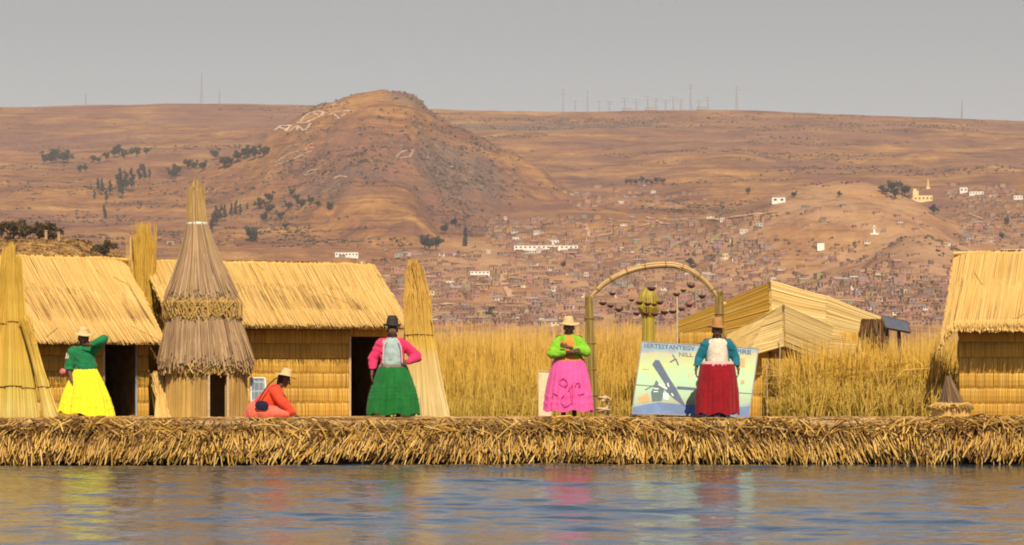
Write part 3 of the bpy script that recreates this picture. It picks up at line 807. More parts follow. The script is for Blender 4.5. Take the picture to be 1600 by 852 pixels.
# ------------------------------------------------------------ thatched tower
def tower():
    Y = 46.9
    c = P(322, 655, Y); s = Y / F
    t = thing('thatched_tower', 'tall conical tower of weathered grey thatch with a small dark doorway', 'tower', (c[0], Y, TOP))
    zz = lambda py: CZ + (HZ - py) * s - TOP
    def cx(z): return -0.165 * np.clip((z - 0.9) / 2.6, 0, 1)
    def ring(g, n_, prof, jr=0.02, jz=0.03, rad=(0.006, 0.012), a0=0, a1=2*math.pi, mi=0, twist=0.05):
        a = rng.uniform(a0, a1, n_)
        pts = []
        tw = rng.normal(0, twist, n_); zj = rng.normal(0, jz, n_); rj = rng.normal(0, jr, n_)
        for i, (r, z) in enumerate(prof):
            w = i / (len(prof) - 1)
            z_ = z + zj * (1 if i == len(prof) - 1 else 0.25)
            rr = r + rj * (0.3 + 0.7 * w)
            aa = a + tw * w
            pts.append(np.stack([cx(z_) + rr * np.cos(aa), rr * np.sin(aa), z_], 1))
        r_ = rng.uniform(*rad, n_)
        g.stalks(np.stack(pts, 1), np.repeat(r_[:, None], len(prof), 1), 4, mi)
    def core(g, prof, n_=40, a0=0.0, a1=2*math.pi):
        V = []
        for (r, z) in prof:
            for k in range(n_ + 1):
                a = a0 + (a1 - a0) * k / n_
                V.append((float(cx(z)) + r * math.cos(a), r * math.sin(a), z))
        f = [(i*(n_+1)+k, i*(n_+1)+k+1, (i+1)*(n_+1)+k+1, (i+1)*(n_+1)+k) for i in range(len(prof)-1) for k in range(n_)]
        g.add(V, f)
    # doorway: angle measured at the front (-90 deg)
    rb = 0.655
    d0 = math.asin((333 - 322) * s / rb) - math.pi/2; d1 = math.asin((361 - 322) * s / rb) - math.pi/2
    g = G()
    core(g, [(rb - .02, 0), (rb - .03, zz(572))], 60, d1, d0 + 2*math.pi)
    core(g, [(rb - .09, zz(572)), (rb - .09, 0)], 60, d1, d0 + 2*math.pi)
    ring(g, 700, [(rb, 0), (rb - .01, 0.4), (rb - 0.02, zz(570))], 0.012, 0.01, a0=d1 + .02, a1=d0 + 2*math.pi - .02, twist=0.02)
    w = obj('wall', g, M_GREYYEL, t)
    for d in (d0, d1):
        x_, y_ = rb * math.cos(d), rb * math.sin(d)
        obj('door_post', G().tube([(x_, y_ - .02, 0), (x_, y_ - .02, zz(574))], 0.02, 6), M_PALEWOOD, t)
    # lower skirt of thatch
    g = G()
    core(g, [(0.50, zz(478)), (0.60, zz(520)), (0.69, zz(562)), (0.60, zz(566))])
    for (b0, b1, n_) in ((0, 1, 900), (0.35, 1.06, 700)):
        r0, z0 = 0.52 + 0.2 * b0, zz(480) + (zz(566) - zz(480)) * b0
        r1, z1 = 0.52 + 0.22 * b1, zz(480) + (zz(566) - zz(480)) * b1
        ring(g, n_, [(r0, z0), ((r0 + r1) / 2 + .01, (z0 + z1) / 2 + .03), (r1, z1)], 0.022, 0.06)
    obj('lower_thatch', g, M_GREY, t)
    g = G()
    ring(g, 650, [(0.64, zz(558)), (0.70, zz(566)), (0.69, zz(583))], 0.03, 0.04, twist=0.35)
    obj('eave_band', g, M_GREYYEL, t)
    # upper cone
    g = G()
    core(g, [(0.14, zz(350)), (0.29, zz(400)), (0.55, zz(462)), (0.5, zz(474))])
    for (i, n_) in ((0, 700), (1, 600)):
        pr = [(0.155, zz(350)), (0.20, zz(368)), (0.30, zz(400)), (0.42, zz(430)), (0.58, zz(468))]
        ring(g, n_, pr if i == 0 else pr[2:], 0.018, 0.05)
    uc = obj('upper_thatch', g, M_GREY, t)
    g = G()
    ring(g, 800, [(0.54, zz(462)), (0.60, zz(474)), (0.58, zz(496))], 0.035, 0.04, twist=0.5)
    obj('middle_band', g, M_GREYYEL, t)
    # tie and tip
    g = G()
    k = zz(350)
    g.lathe([(0.15, k - .03), (0.175, k - .012), (0.175, k + .012), (0.15, k + .03)], 32, c=(float(cx(k)), 0, 0))
    obj('white_binding', g, M_WHITE, t)
    g = G()
    core(g, [(0.13, zz(350)), (0.10, zz(312)), (0.075, zz(300))])
    ring(g, 300, [(0.15, zz(352)), (0.125, zz(326)), (0.095, zz(299))], 0.014, 0.05, twist=0.06)
    ring(g, 200, [(0.095, zz(302)), (0.105, zz(298)), (0.055, zz(293)), (0.018, zz(289))], 0.014, 0.05, twist=0.15)
    obj('tip', g, M_TIP, t)
tower()

# ------------------------------------------------------------ reed bundles
def bundle(label, base, top, rb, rt, n_, mat, ties=(), bow=0.0, group=None, waist=None, frayed=0.1, name='reed_bundle', sq=1.0, splay=0.0, loose=0.10):
    base, top = np.array(base, float), np.array(top, float)
    t = thing(name, label, 'reeds', base, 0, group)
    d = top - base
    a = rng.uniform(0, 2*math.pi, n_); q = np.sqrt(rng.uniform(0.15, 1, n_))
    off = np.stack([np.cos(a) * q, np.sin(a) * q * sq, 0*a], 1)
    jl = 1 + frayed * 0.4 - frayed * 2.2 * rng.uniform(0, 1, n_)**0.9 * (0.35 + 0.65 * q)
    wild = np.stack([rng.normal(0, loose, n_), rng.normal(0, loose, n_), 0*a], 1)
    W = (0, 0.25, 0.5, 0.58, 0.82, 1.0)
    pts = []
    for w in W:
        r = rb + (rt - rb) * w
        if waist: r = np.interp(w, [0, waist[0], 1], [rb, waist[1], rt]) if len(waist) == 2 else np.interp(w, [0, waist[0], .82, 1], [rb, waist[1], waist[2], rt])
        ww = (w * jl)[:, None]
        spread = off * (np.clip((w * jl - .75), 0, 1) * splay)[:, None] + wild * max(0, w - .5)
        pts.append(d[None] * ww + off * r + spread + np.array([bow * math.sin(w * math.pi), 0, 0])[None])
    r_ = rng.uniform(0.006, 0.012, n_)
    g = G().stalks(np.stack(pts, 1), np.stack([r_, r_, r_, r_, r_ * .9, r_ * .5], 1), 4)
    obj('stalks', g, mat, t)
    if ties:
        for w in ties:
            gt = G()
            r = rb + (rt - rb) * w
            if waist: r = np.interp(w, [0, waist[0], 1], [rb, waist[1], rt])
            c = d * w + np.array([bow * math.sin(w * math.pi), 0, 0])
            gt.tube([c + np.array([math.cos(q_) * r * 1.06, math.sin(q_) * r * 1.06 * sq, 0.006 * math.sin(3*q_)]) for q_ in np.linspace(0, 2*math.pi, 25)], 0.009, 6, caps=False)
            obj('tie', gt, M_CORD, t)
    return t

def G0(px, Y): return np.array([(px - 800) * Y / F, Y, TOP])
def bundles():
    grp = 'reed bundles stacked at the left edge'
    for (bx, by, tx, ty, Y, rb, rt, n_, lab) in (
        (-6, 0, 10, 398, 46.0, 0.20, 0.03, 380, 'yellow reed bundle at the far left of the stacked bundles'),
        (22, 0, 18, 392, 45.9, 0.17, 0.03, 380, 'tallest upright bundle of the yellow reeds stacked at the left edge'),
        (47, 0, 27, 408, 45.95, 0.15, 0.03, 340, 'yellow reed bundle in the stack beside the leaning greenish one'),
        (82, 0, 40, 500, 45.7, 0.13, 0.05, 240, 'short greenish reed bundle leaning left against the tall stack')):
        tp = P(tx, ty, Y + 0.25)
        bundle(lab, G0(bx, Y), tp, rb, rt, n_, M_GREEN, ties=(0.2, 0.58) if ty < 450 else (0.33, 0.75), group=grp, waist=(0.2, rb * 0.78), frayed=0.14, loose=.055)
    # reeds standing behind the left hut
    bundle('upright golden reed bundle standing behind the gap between left hut and tower', G0(224, 49.7), P(226, 370, 49.7), 0.20, 0.12, 520, M_GREEN, ties=(0.5,), frayed=0.22, loose=.14)
    bundle('thin darker reed bundle standing just left of the upright golden bundle', G0(205, 49.9), P(211, 386, 49.9), 0.10, 0.08, 200, M_THATCH, ties=(0.5,), frayed=0.2)
    # flared straw at the foot of left hut
    bundle('short straw sheaf leaning on the right corner of the left hut', G0(258, 46.6), P(248, 585, 47.0), 0.17, 0.03, 260, M_THATCH, frayed=0.2)
    # big sheaf right of the middle hut
    bundle('large pale conical reed sheaf standing right of the green skirted woman', G0(664, 47.3), P(648, 428, 47.3), 0.42, 0.035, 2100, M_PALE, ties=(0.58,), waist=(0.58, 0.235, 0.18), frayed=0.26, sq=0.8, loose=0.09)
bundles()

# ------------------------------------------------------------ standing reed bed
def reed_bed(g, n_, px0, px1, Y0, Y1, top_py, zb, wob=0.05, rad=(0.006, 0.011), droop=0.25, topj=14):
    Y = Y0 + (Y1 - Y0) * rng.uniform(0, 1, n_)
    px = rng.uniform(px0, px1, n_)
    x = (px - 800) * Y / F
    tp = np.interp(px, *top_py) if isinstance(top_py, tuple) else np.full(n_, float(top_py))
    clump = fbm(x * 0.9, Y * 0.9, 3, 71)
    zt = CZ + (HZ - tp + clump * 34 - np.abs(rng.normal(0, topj, n_))) * Y / F
    zt = np.maximum(zt, zb + 0.4)
    h = zt - zb
    lx = rng.normal(0, wob, n_) + 0.05 * fbm(x * 0.7, Y, 2, 72); ly = rng.normal(0, wob, n_)
    bent = (rng.uniform(0, 1, n_) < 0.35) * rng.uniform(0, droop, n_)
    dr = rng.uniform(0, 2*math.pi, n_)
    pts = []
    for w in (0, 0.4, 0.75, 1.0):
        pts.append(np.stack([x + lx * h * w + bent * np.cos(dr) * w**3 * h, Y + ly * h * w + bent * np.sin(dr) * w**3 * h, zb + h * (w - 0.45 * bent * w**4)], 1))
    r = rng.uniform(*rad, n_)
    g.stalks(np.stack(pts, 1), np.stack([r, r * .95, r * .7, r * .25], 1), 3)
def beds():
    g = G()
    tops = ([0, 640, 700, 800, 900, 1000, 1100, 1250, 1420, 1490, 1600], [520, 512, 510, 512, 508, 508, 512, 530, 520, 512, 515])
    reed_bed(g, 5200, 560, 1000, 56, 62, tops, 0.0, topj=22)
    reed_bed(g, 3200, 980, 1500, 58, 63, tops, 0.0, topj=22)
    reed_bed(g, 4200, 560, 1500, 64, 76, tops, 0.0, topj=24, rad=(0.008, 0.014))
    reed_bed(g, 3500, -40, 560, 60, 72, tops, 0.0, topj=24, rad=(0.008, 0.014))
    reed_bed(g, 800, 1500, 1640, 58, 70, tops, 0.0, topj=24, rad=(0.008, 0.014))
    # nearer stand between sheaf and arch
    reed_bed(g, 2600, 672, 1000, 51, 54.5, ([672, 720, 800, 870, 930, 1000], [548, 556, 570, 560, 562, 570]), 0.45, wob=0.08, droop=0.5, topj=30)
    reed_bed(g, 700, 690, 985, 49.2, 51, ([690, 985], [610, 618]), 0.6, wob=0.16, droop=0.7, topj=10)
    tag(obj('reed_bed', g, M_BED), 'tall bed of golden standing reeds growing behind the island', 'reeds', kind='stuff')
    g = G()
    tops = ([1200, 1235, 1262, 1300, 1345, 1380, 1420, 1450, 1478, 1500], [625, 560, 540, 532, 520, 530, 540, 528, 545, 560])
    reed_bed(g, 1900, 1226, 1492, 48.6, 50.6, tops, 0.62, wob=0.12, rad=(0.006, 0.012), droop=0.95, topj=34)
    reed_bed(g, 900, 1205, 1480, 47.8, 48.6, ([1205, 1235, 1270, 1400, 1480], [640, 610, 575, 590, 600]), 0.66, wob=0.2, rad=(0.007, 0.012), droop=0.9, topj=20)
    tag(obj('reed_thicket', g, M_BED), 'coarse thicket of yellow reeds in front of the tent and beside the right hut', 'reeds', kind='stuff')
beds()

# ------------------------------------------------------------ tent of reed mats
def mat_sheet(g, core, quad, n_, thick=0.03, along=0, rad=0.010, jag=0.02):
    n_ = int(n_ * 1.9)
    """woven mat on a quad (a top-left, b top-right, c bottom-right, d bottom-left): reeds run a->b (along=0) or a->d"""
    a, b, c, d = [np.array(q, float) for q in quad]
    if along: a, b, c, d = a, d, c, b
    nr = np.cross(b - a, d - a); nr /= np.linalg.norm(nr)
    if nr[1] > 0: nr = -nr
    w = (np.arange(n_) + 0.5) / n_
    J = lambda: rng.normal(0, jag, n_)[:, None]
    p0 = a + (d - a) * w[:, None]; p1 = b + (c - b) * w[:, None]
    e = (p1 - p0)
    sag = rng.normal(0, 0.006, n_)[:, None]
    low = np.array([0, 0, -1.0])
    pts = np.stack([p0 - e * J() * 0.3, p0 + e * 0.33 + nr * 0.006 * np.sin(w * 25)[:, None] + low * 0.008, p0 + e * 0.66 + nr * 0.006 * np.cos(w * 19)[:, None] + low * 0.008, p1 + e * J() * 0.3], 1) + (nr * (thick / 2))[None, None] + (nr[None] * sag)[:, None]
    r_ = rad * rng.uniform(0.7, 1.2, n_)
    g.stalks(pts, np.repeat(r_[:, None], 4, 1), 4)
    q = np.array([a, b, c, d])
    core.hexa(q + nr * thick * 0.3, q - nr * thick * 0.5)

def tent():
    Y = 53.0
    loc = G0(1203, Y)
    t = thing('reed_mat_tent', 'ridged tent of pale reed mats with a small dark porch behind the signboard', 'tent', loc)
    def Q(*pp): return [P(*p) - loc for p in pp]
    M_MATL = reed_mat('tent_mat_shaded_gold', [(0.60, 0.35, 0.055), (0.68, 0.42, 0.08), (0.63, 0.38, 0.06)], big=0.1)  # weaker light on the left slope put into a deeper gold
    M_LIN = plain_mat('mat_lining', (0.58, 0.38, 0.12), .9, .15, 5)
    M_MATR = reed_mat('tent_mat_pale', [(0.70, 0.50, 0.19), (0.76, 0.57, 0.25), (0.72, 0.52, 0.21)], big=0.08, dark=(0.45, 0.28, 0.08))
    # main tent: two long slopes from a spine, closed behind
    g, c = G(), G()
    mat_sheet(g, c, Q((1203, 442, 53.0), (1060, 503, 55.0), (1060, 556, 54.6), (1203, 560, 52.2)), 60)
    mat_sheet(g, c, Q((1060, 503, 55.0), (1203, 444, 56.8), (1203, 540, 57.5), (1060, 556, 55.5)), 40)
    l_ = obj('left_mat', g, M_MATL, t); obj('left_mat_lining', c, M_LIN, l_)
    g, c = G(), G()
    mat_sheet(g, c, Q((1204, 442, 53.0), (1290, 466, 53.6), (1290, 560, 52.9), (1204, 560, 52.2)), 66)
    mat_sheet(g, c, Q((1290, 466, 53.6), (1378, 500, 54.6), (1372, 556, 54.2), (1290, 560, 52.9)), 60)
    mat_sheet(g, c, Q((1203, 443, 56.8), (1378, 500, 55.6), (1378, 556, 56.0), (1203, 540, 57.5)), 40)
    mat_sheet(g, c, Q((1204, 441, 53.0), (1290, 465, 53.6), (1290, 465, 56.2), (1204, 441, 56.8)), 30)
    mat_sheet(g, c, Q((1290, 465, 53.6), (1378, 499, 54.6), (1378, 499, 55.7), (1290, 465, 56.2)), 20)
    mat_sheet(g, c, Q((1060, 502, 55.0), (1203, 441, 53.0), (1203, 441, 56.8), (1060, 502, 55.1)), 30)
    r_ = obj('right_mat', g, M_MATR, t); obj('right_mat_lining', c, M_LIN, r_)
    # walls below the mats
    g, c = G(), G()
    for (x0, y0, x1, y1) in ((1062, 54.6, 1180, 53.0), (1240, 52.7, 1374, 54.2)):
        A, B = G0(x0, y0) - loc, G0(x1, y1) - loc
        stitched_wall(g, c, A[:2], B[:2], 0, 1.55, 0.3, step=0.025, r=0.014, nrm=(0, -1))
    w = obj('wall', g, M_WALL, t); obj('wall_backing', c, M_CORE, w)
    # porch
    g, c = G(), G()
    mat_sheet(g, c, Q((1201, 489, 51.5), (1224, 479, 51.2), (1224, 542, 50.8), (1170, 556, 51.0)), 44)
    mat_sheet(g, c, Q((1137, 524, 51.9), (1201, 489, 51.5), (1170, 556, 51.0), (1128, 566, 51.6)), 36)
    mat_sheet(g, c, Q((1224, 479, 51.2), (1300, 512, 52.2), (1290, 566, 51.9), (1225, 542, 50.8)), 44)
    mat_sheet(g, c, Q((1137, 523, 51.9), (1224, 478, 51.2), (1224, 478, 52.6), (1137, 523, 52.8)), 24)
    mat_sheet(g, c, Q((1224, 478, 51.2), (1300, 511, 52.2), (1300, 511, 52.9), (1224, 478, 52.7)), 24)
    p = obj('porch_mat', g, M_MATR, t); obj('porch_lining', c, M_LIN, p)
    # porch posts, cords and side mat
    for (x0, y0, x1, y1, Yp, r, m, nm) in ((1218, 612, 1219, 520, 50.7, 0.009, M_PALEWOOD, 'porch_post'), (1224, 545, 1224, 477, 51.15, 0.018, M_WOOD, 'spine_pole'),
                                      (1203, 512, 1203, 440, 52.95, 0.016, M_WOOD, 'spine_pole'), (1199, 640, 1198, 562, 51.1, 0.009, M_PALEWOOD, 'porch_post'), (1197, 562, 1216, 590, 50.75, 0.004, M_PALEWOOD, 'guy_cord'), (1196, 587, 1217, 587, 50.72, 0.004, M_PALEWOOD, 'guy_cord')):
        A, B = P(x0, y0, Yp) - loc, P(x1, y1, Yp) - loc
        if nm == 'porch_post': A[2] = 0
        obj(nm, G().tube([A, (A + B) / 2, B], r, 8), m, t, True)
    g, c = G(), G()
    A, B = G0(1166, 51.6) - loc, G0(1190, 51.3) - loc
    stitched_wall(g, c, A[:2], B[:2], 0, 1.1, 0.4, step=0.025, r=0.014, nrm=(0, -1))
    w = obj('porch_wall', g, M_WALL, t); obj('porch_backing', c, M_CORE, w)
    # hanging reed at the end, its shade put into the dark brown colour
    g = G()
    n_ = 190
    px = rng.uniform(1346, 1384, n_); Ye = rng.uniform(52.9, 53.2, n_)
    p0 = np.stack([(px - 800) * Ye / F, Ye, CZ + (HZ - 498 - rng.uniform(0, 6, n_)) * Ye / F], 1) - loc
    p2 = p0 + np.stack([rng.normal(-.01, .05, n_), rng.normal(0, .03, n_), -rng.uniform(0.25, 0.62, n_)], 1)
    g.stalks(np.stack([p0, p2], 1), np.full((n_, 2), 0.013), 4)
    obj('hanging_shaded_reed', g, reed_mat('shaded_brown_reed', [(0.06, 0.03, 0.015), (0.13, 0.065, 0.03), (0.24, 0.13, 0.05), (0.09, 0.045, 0.02)]), t)
tent()

def photovoltaic():
    m, n, l, b = mat_base('solar_cells')
    tc = n.new('ShaderNodeTexCoord')
    br = n.new('ShaderNodeTexBrick'); br.offset = 0; br.inputs['Scale'].default_value = 1.0
    br.inputs['Mortar Size'].default_value = 0.02; br.inputs['Brick Width'].default_value = 0.25; br.inputs['Row Height'].default_value = 0.2
    br.inputs['Color1'].default_value = (0.05, 0.085, 0.13, 1); br.inputs['Color2'].default_value = (0.08, 0.12, 0.16, 1); br.inputs['Mortar'].default_value = (0.22, 0.27, 0.31, 1)
    l.new(tc.outputs['Generated'], br.inputs['Vector']); l.new(br.outputs[0], b.inputs['Base Color'])
    b.inputs['Roughness'].default_value = 0.25
    return m
M_PV = photovoltaic()
M_PVG = plain_mat('slate_panel', (0.10, 0.115, 0.15), 0.35, 0.15, 8)
M_ALU = plain_mat('pale_frame', (0.72, 0.70, 0.64), 0.5, 0.05)
def flat_panel(name, quad, thick, mat, parent, frame=None, fmat=None):
    q = np.array(quad, float)
    nr = np.cross(q[1] - q[0], q[3] - q[0]); nr /= np.linalg.norm(nr)
    if nr[1] > 0: nr = -nr
    o = obj(name, G().hexa(q, q - nr * thick), mat, parent)
    if frame:
        g = G()
        for i in range(4):
            a, b = q[i], q[(i + 1) % 4]
            g.tube([a + nr * .004, (a + b) / 2 + nr * .004, b + nr * .004], frame, 6)
        obj('frame', g, fmat, o)
    return o
def panels():
    # panel on two posts beside the tent
    Y = 50.5
    loc = G0(1400, Y)
    t = thing('solar_panel', 'tilted grey solar panel raised on two dark posts above the reeds', 'solar panel', loc)
    Q = [P(1377, 493, Y + .15) - loc, P(1418, 503, Y + .15) - loc, P(1423, 519, Y - .15) - loc, P(1385, 512, Y - .15) - loc]
    flat_panel('panel', Q, 0.035, M_PVG, t, 0.012, M_WOOD)
    for (x0, x1, y1) in ((1384, 1386, 512), (1410, 1404, 514)):
        B = P(x1, y1, Y) - loc; A = G0(x0, Y) - loc
        obj('post', G().tube([A, (A + B) / 2 + [0.01, 0, 0], B + [0, 0, 0.02]], 0.032, 8), M_WOOD, t, True)
    # small one on the ground behind the crouching woman
    Y = 47.0
    loc = G0(402, Y)
    t = thing('solar_panel', 'small blue solar panel with a white frame leaning beside the tower doorway', 'solar panel', loc)
    Q = [P(391, 591, Y + .12) - loc, P(414, 591, Y + .12) - loc, P(417, 654, Y - .1) - loc, P(394, 654, Y - .1) - loc]
    flat_panel('panel', Q, 0.03, M_PV, t, 0.016, M_ALU)
panels()

# ------------------------------------------------------------ signboard
def signboard():
    c4 = [P(1003, 534, 47.0), P(1185, 545, 47.0), P(1170, 653, 46.55), P(987, 646, 46.55)]
    loc = (c4[2] + c4[3]) / 2; loc[2] = TOP
    t = thing('signboard', 'large painted signboard of a blue lakeside scene leaning on the ground', 'sign', loc)
    q = np.array([p - loc for p in c4])
    nr = np.cross(q[1] - q[0], q[3] - q[0]); nr /= np.linalg.norm(nr)
    if nr[1] > 0: nr = -nr
    m, n, l, b = mat_base('sign_paint')
    tc = n.new('ShaderNodeTexCoord'); sp = n.new('ShaderNodeSeparateXYZ'); l.new(tc.outputs['Generated'], sp.inputs[0])
    rp = ramp(n, [(0.0, (0.06, 0.13, 0.30)), (0.15, (0.08, 0.16, 0.34)), (0.20, (0.36, 0.34, 0.20)), (0.30, (0.44, 0.54, 0.30)), (0.50, (0.50, 0.66, 0.32)), (0.70, (0.58, 0.60, 0.17)), (0.84, (0.56, 0.42, 0.18)), (0.875, (0.20, 0.27, 0.38)), (1.0, (0.20, 0.27, 0.42))])
    nz = noise(n, l, 2.4, 4, coord='Object')
    ad = n.new('ShaderNodeMath'); ad.operation = 'MULTIPLY_ADD'; l.new(nz, ad.inputs[0]); ad.inputs[1].default_value = 0.10
    l.new(sp.outputs[2], ad.inputs[2])
    sb = n.new('ShaderNodeMath'); sb.operation = 'SUBTRACT'; l.new(ad.outputs[0], sb.inputs[0]); sb.inputs[1].default_value = 0.05
    l.new(sb.outputs[0], rp.inputs[0])
    n2 = noise(n, l, 6, 4, coord='Object')
    r2 = ramp(n, [(0.45, (0, 0, 0)), (0.7, (0.55, 0.55, 0.55))]); l.new(n2, r2.inputs[0])
    col = mixc(n, l, rp.outputs[0], (0.30, 0.60, 0.56), r2.outputs[0])
    col = mixc(n, l, rp.outputs[0], col, 0.85)
    col = mixc(n, l, col, (0.66, 0.78, 0.74), 1.0, 'MULTIPLY')
    l.new(col, b.inputs['Base Color']); b.inputs['Roughness'].default_value = 0.5
    obj('board', G().hexa(q, q - nr * 0.03), m, t)
    def uv(u, v):                # u right, v down
        return (q[0] * (1-u) + q[1] * u) * (1-v) + (q[3] * (1-u) + q[2] * u) * v
    def px2uv(x, y):
        v = (y - 534 - (x - 1003) * 0.06) / 110.0
        u = (x - 1003 + 16 * v) / 182.5
        return u, v
    def shape(polys, mat, name, lift=0.003):
        if len(polys) > 1:
            return [shape([p_], mat, name, lift + .0004 * i) for i, p_ in enumerate(polys)]
        vs_, fs = [], []
        for poly in polys:
            s = len(vs_)
            vs_ += [tuple(uv(*px2uv(*p)) + nr * lift) for p in poly]
            fs.append(tuple(range(s, s + len(poly))))
        me = bpy.data.meshes.new(name); me.from_pydata(vs_, [], fs); me.materials.append(mat)
        return obj(name, me, None, t)
    def stroke(a, b, w):
        a, b = np.array(a, float), np.array(b, float)
        d = (b - a) / np.linalg.norm(b - a); p = np.array([-d[1], d[0]]) * w / 2
        return [a + p, b + p, b - p, a - p]
    DB = plain_mat('dark_blue_paint', (0.035, 0.065, 0.14), 0.5, 0.2)
    DG = plain_mat('dark_green_paint', (0.04, 0.10, 0.11), 0.5, 0.2)
    PW = plain_mat('pale_paint', (0.75, 0.74, 0.66), 0.5, 0.1)
    OR = plain_mat('ochre_paint', (0.55, 0.30, 0.10), 0.5, 0.2)
    BL = plain_mat('lake_blue_paint', (0.075, 0.15, 0.32), 0.5, 0.25, 5)
    shape([[(989, 634), (1010, 630), (1030, 627), (1060, 631), (1092, 634), (1092, 643), (1055, 647), (988, 645)], [(1150, 638), (1172, 636), (1170, 652), (1150, 651)]], BL, 'painted_shore', 0.0025)
    shape([stroke((993, 600), (1180, 617), 1.2), [(1058, 603), (1110, 608), (1110, 612), (1058, 608)]], DB, 'painted_waterline', 0.0035)
    shape([[(1019, 569), (1024, 562), (1030, 563), (1045, 589), (1056, 606), (1073, 637), (1066, 632), (1050, 620), (1037, 607), (1040, 601)]], DB, 'painted_tower', 0.005)
    shape([[(1017, 612), (1022, 601), (1025, 593), (1032, 601), (1038, 606), (1034, 625), (1019, 626)], stroke((1008, 608), (1022, 601), 1.5)], DG, 'painted_boat', 0.0055)
    shape([stroke((1029, 599), (1042, 607), 3), [(1036, 613), (1044, 614), (1044, 624), (1037, 623)], stroke((1043, 598), (1045, 604), 2), stroke((1049, 614), (1052, 618), 2), stroke((1021, 606), (1029, 607), 1.5), stroke((1021, 611), (1028, 611), 1.5)], PW, 'painted_highlight', 0.007)
    shape([stroke((1047, 566), (1056, 561), 2.2), stroke((1056, 561), (1060, 571), 2.2), stroke((1051, 554), (1056, 563), 1.8)], DB, 'painted_bird', 0.005)
    shape([[(996, 620), (1012, 612), (1016, 625), (997, 628)], stroke((1004, 576), (1014, 577), 1.0), stroke((1076, 584), (1077, 591), 1.4), stroke((1082, 585), (1082, 589), 1.2), [(1157, 596), (1163, 594), (1163, 600), (1158, 601)], [(1157, 560), (1164, 560), (1164, 574), (1157, 574)]], OR, 'painted_dab', 0.004)
    # writing along the top
    def text(s, x0, y0, x1, y1, mat, name, lift=0.004):
        cu = bpy.data.curves.new(name, 'FONT'); cu.body = s; cu.size = 1.0; cu.resolution_u = 3; cu.offset = 0.022
        tmp = bpy.data.objects.new(name, cu); COL.objects.link(tmp)
        dg = bpy.context.evaluated_depsgraph_get()
        me = bpy.data.meshes.new_from_object(tmp.evaluated_get(dg))
        bpy.data.objects.remove(tmp)
        co = np.empty(len(me.vertices) * 3, np.float32); me.vertices.foreach_get('co', co); co = co.reshape(-1, 3)
        mn, mx = co.min(0), co.max(0)
        out = []
        for v in co:
            fx = (v[0] - mn[0]) / (mx[0] - mn[0]); fy = (v[1] - mn[1]) / (mx[1] - mn[1])
            x = x0 + (x1 - x0) * fx
            y = y0 + (y1 - y0) * (1 - fy) + (x - x0) * 0.06
            out.append(uv(*px2uv(x, y)) + nr * lift)
        me.vertices.foreach_set('co', np.array(out, np.float32).ravel()); me.update()
        me.materials.clear(); me.materials.append(mat)
        obj(name, me, None, t)
    text('IIERTESTANTEGV', 1006, 536.5, 1086, 543.5, DB, 'lettering')
    text('PIRE', 1150, 545.5, 1174, 553, DB, 'lettering')
    text('NILL', 1061, 550.5, 1083, 557, plain_mat('olive_paint', (0.10, 0.10, 0.05), 0.5), 'lettering')
    g = G()
    for i in range(4):
        a, b_ = q[i], q[(i + 1) % 4]
        g.tube([a, (a + b_) / 2, b_], 0.010, 6)
    obj('frame', g, plain_mat('weathered_frame', (0.34, 0.30, 0.26), 0.7), t)
    for u in (0.2, 0.8):
        A = uv(u, 0.1) - nr * 0.035; B = A + np.array([0, 0.55, 0]); B[2] = 0
        obj('prop', G().tube([A, (A + B) / 2, B], 0.018, 6), M_WOOD, t)
signboard()

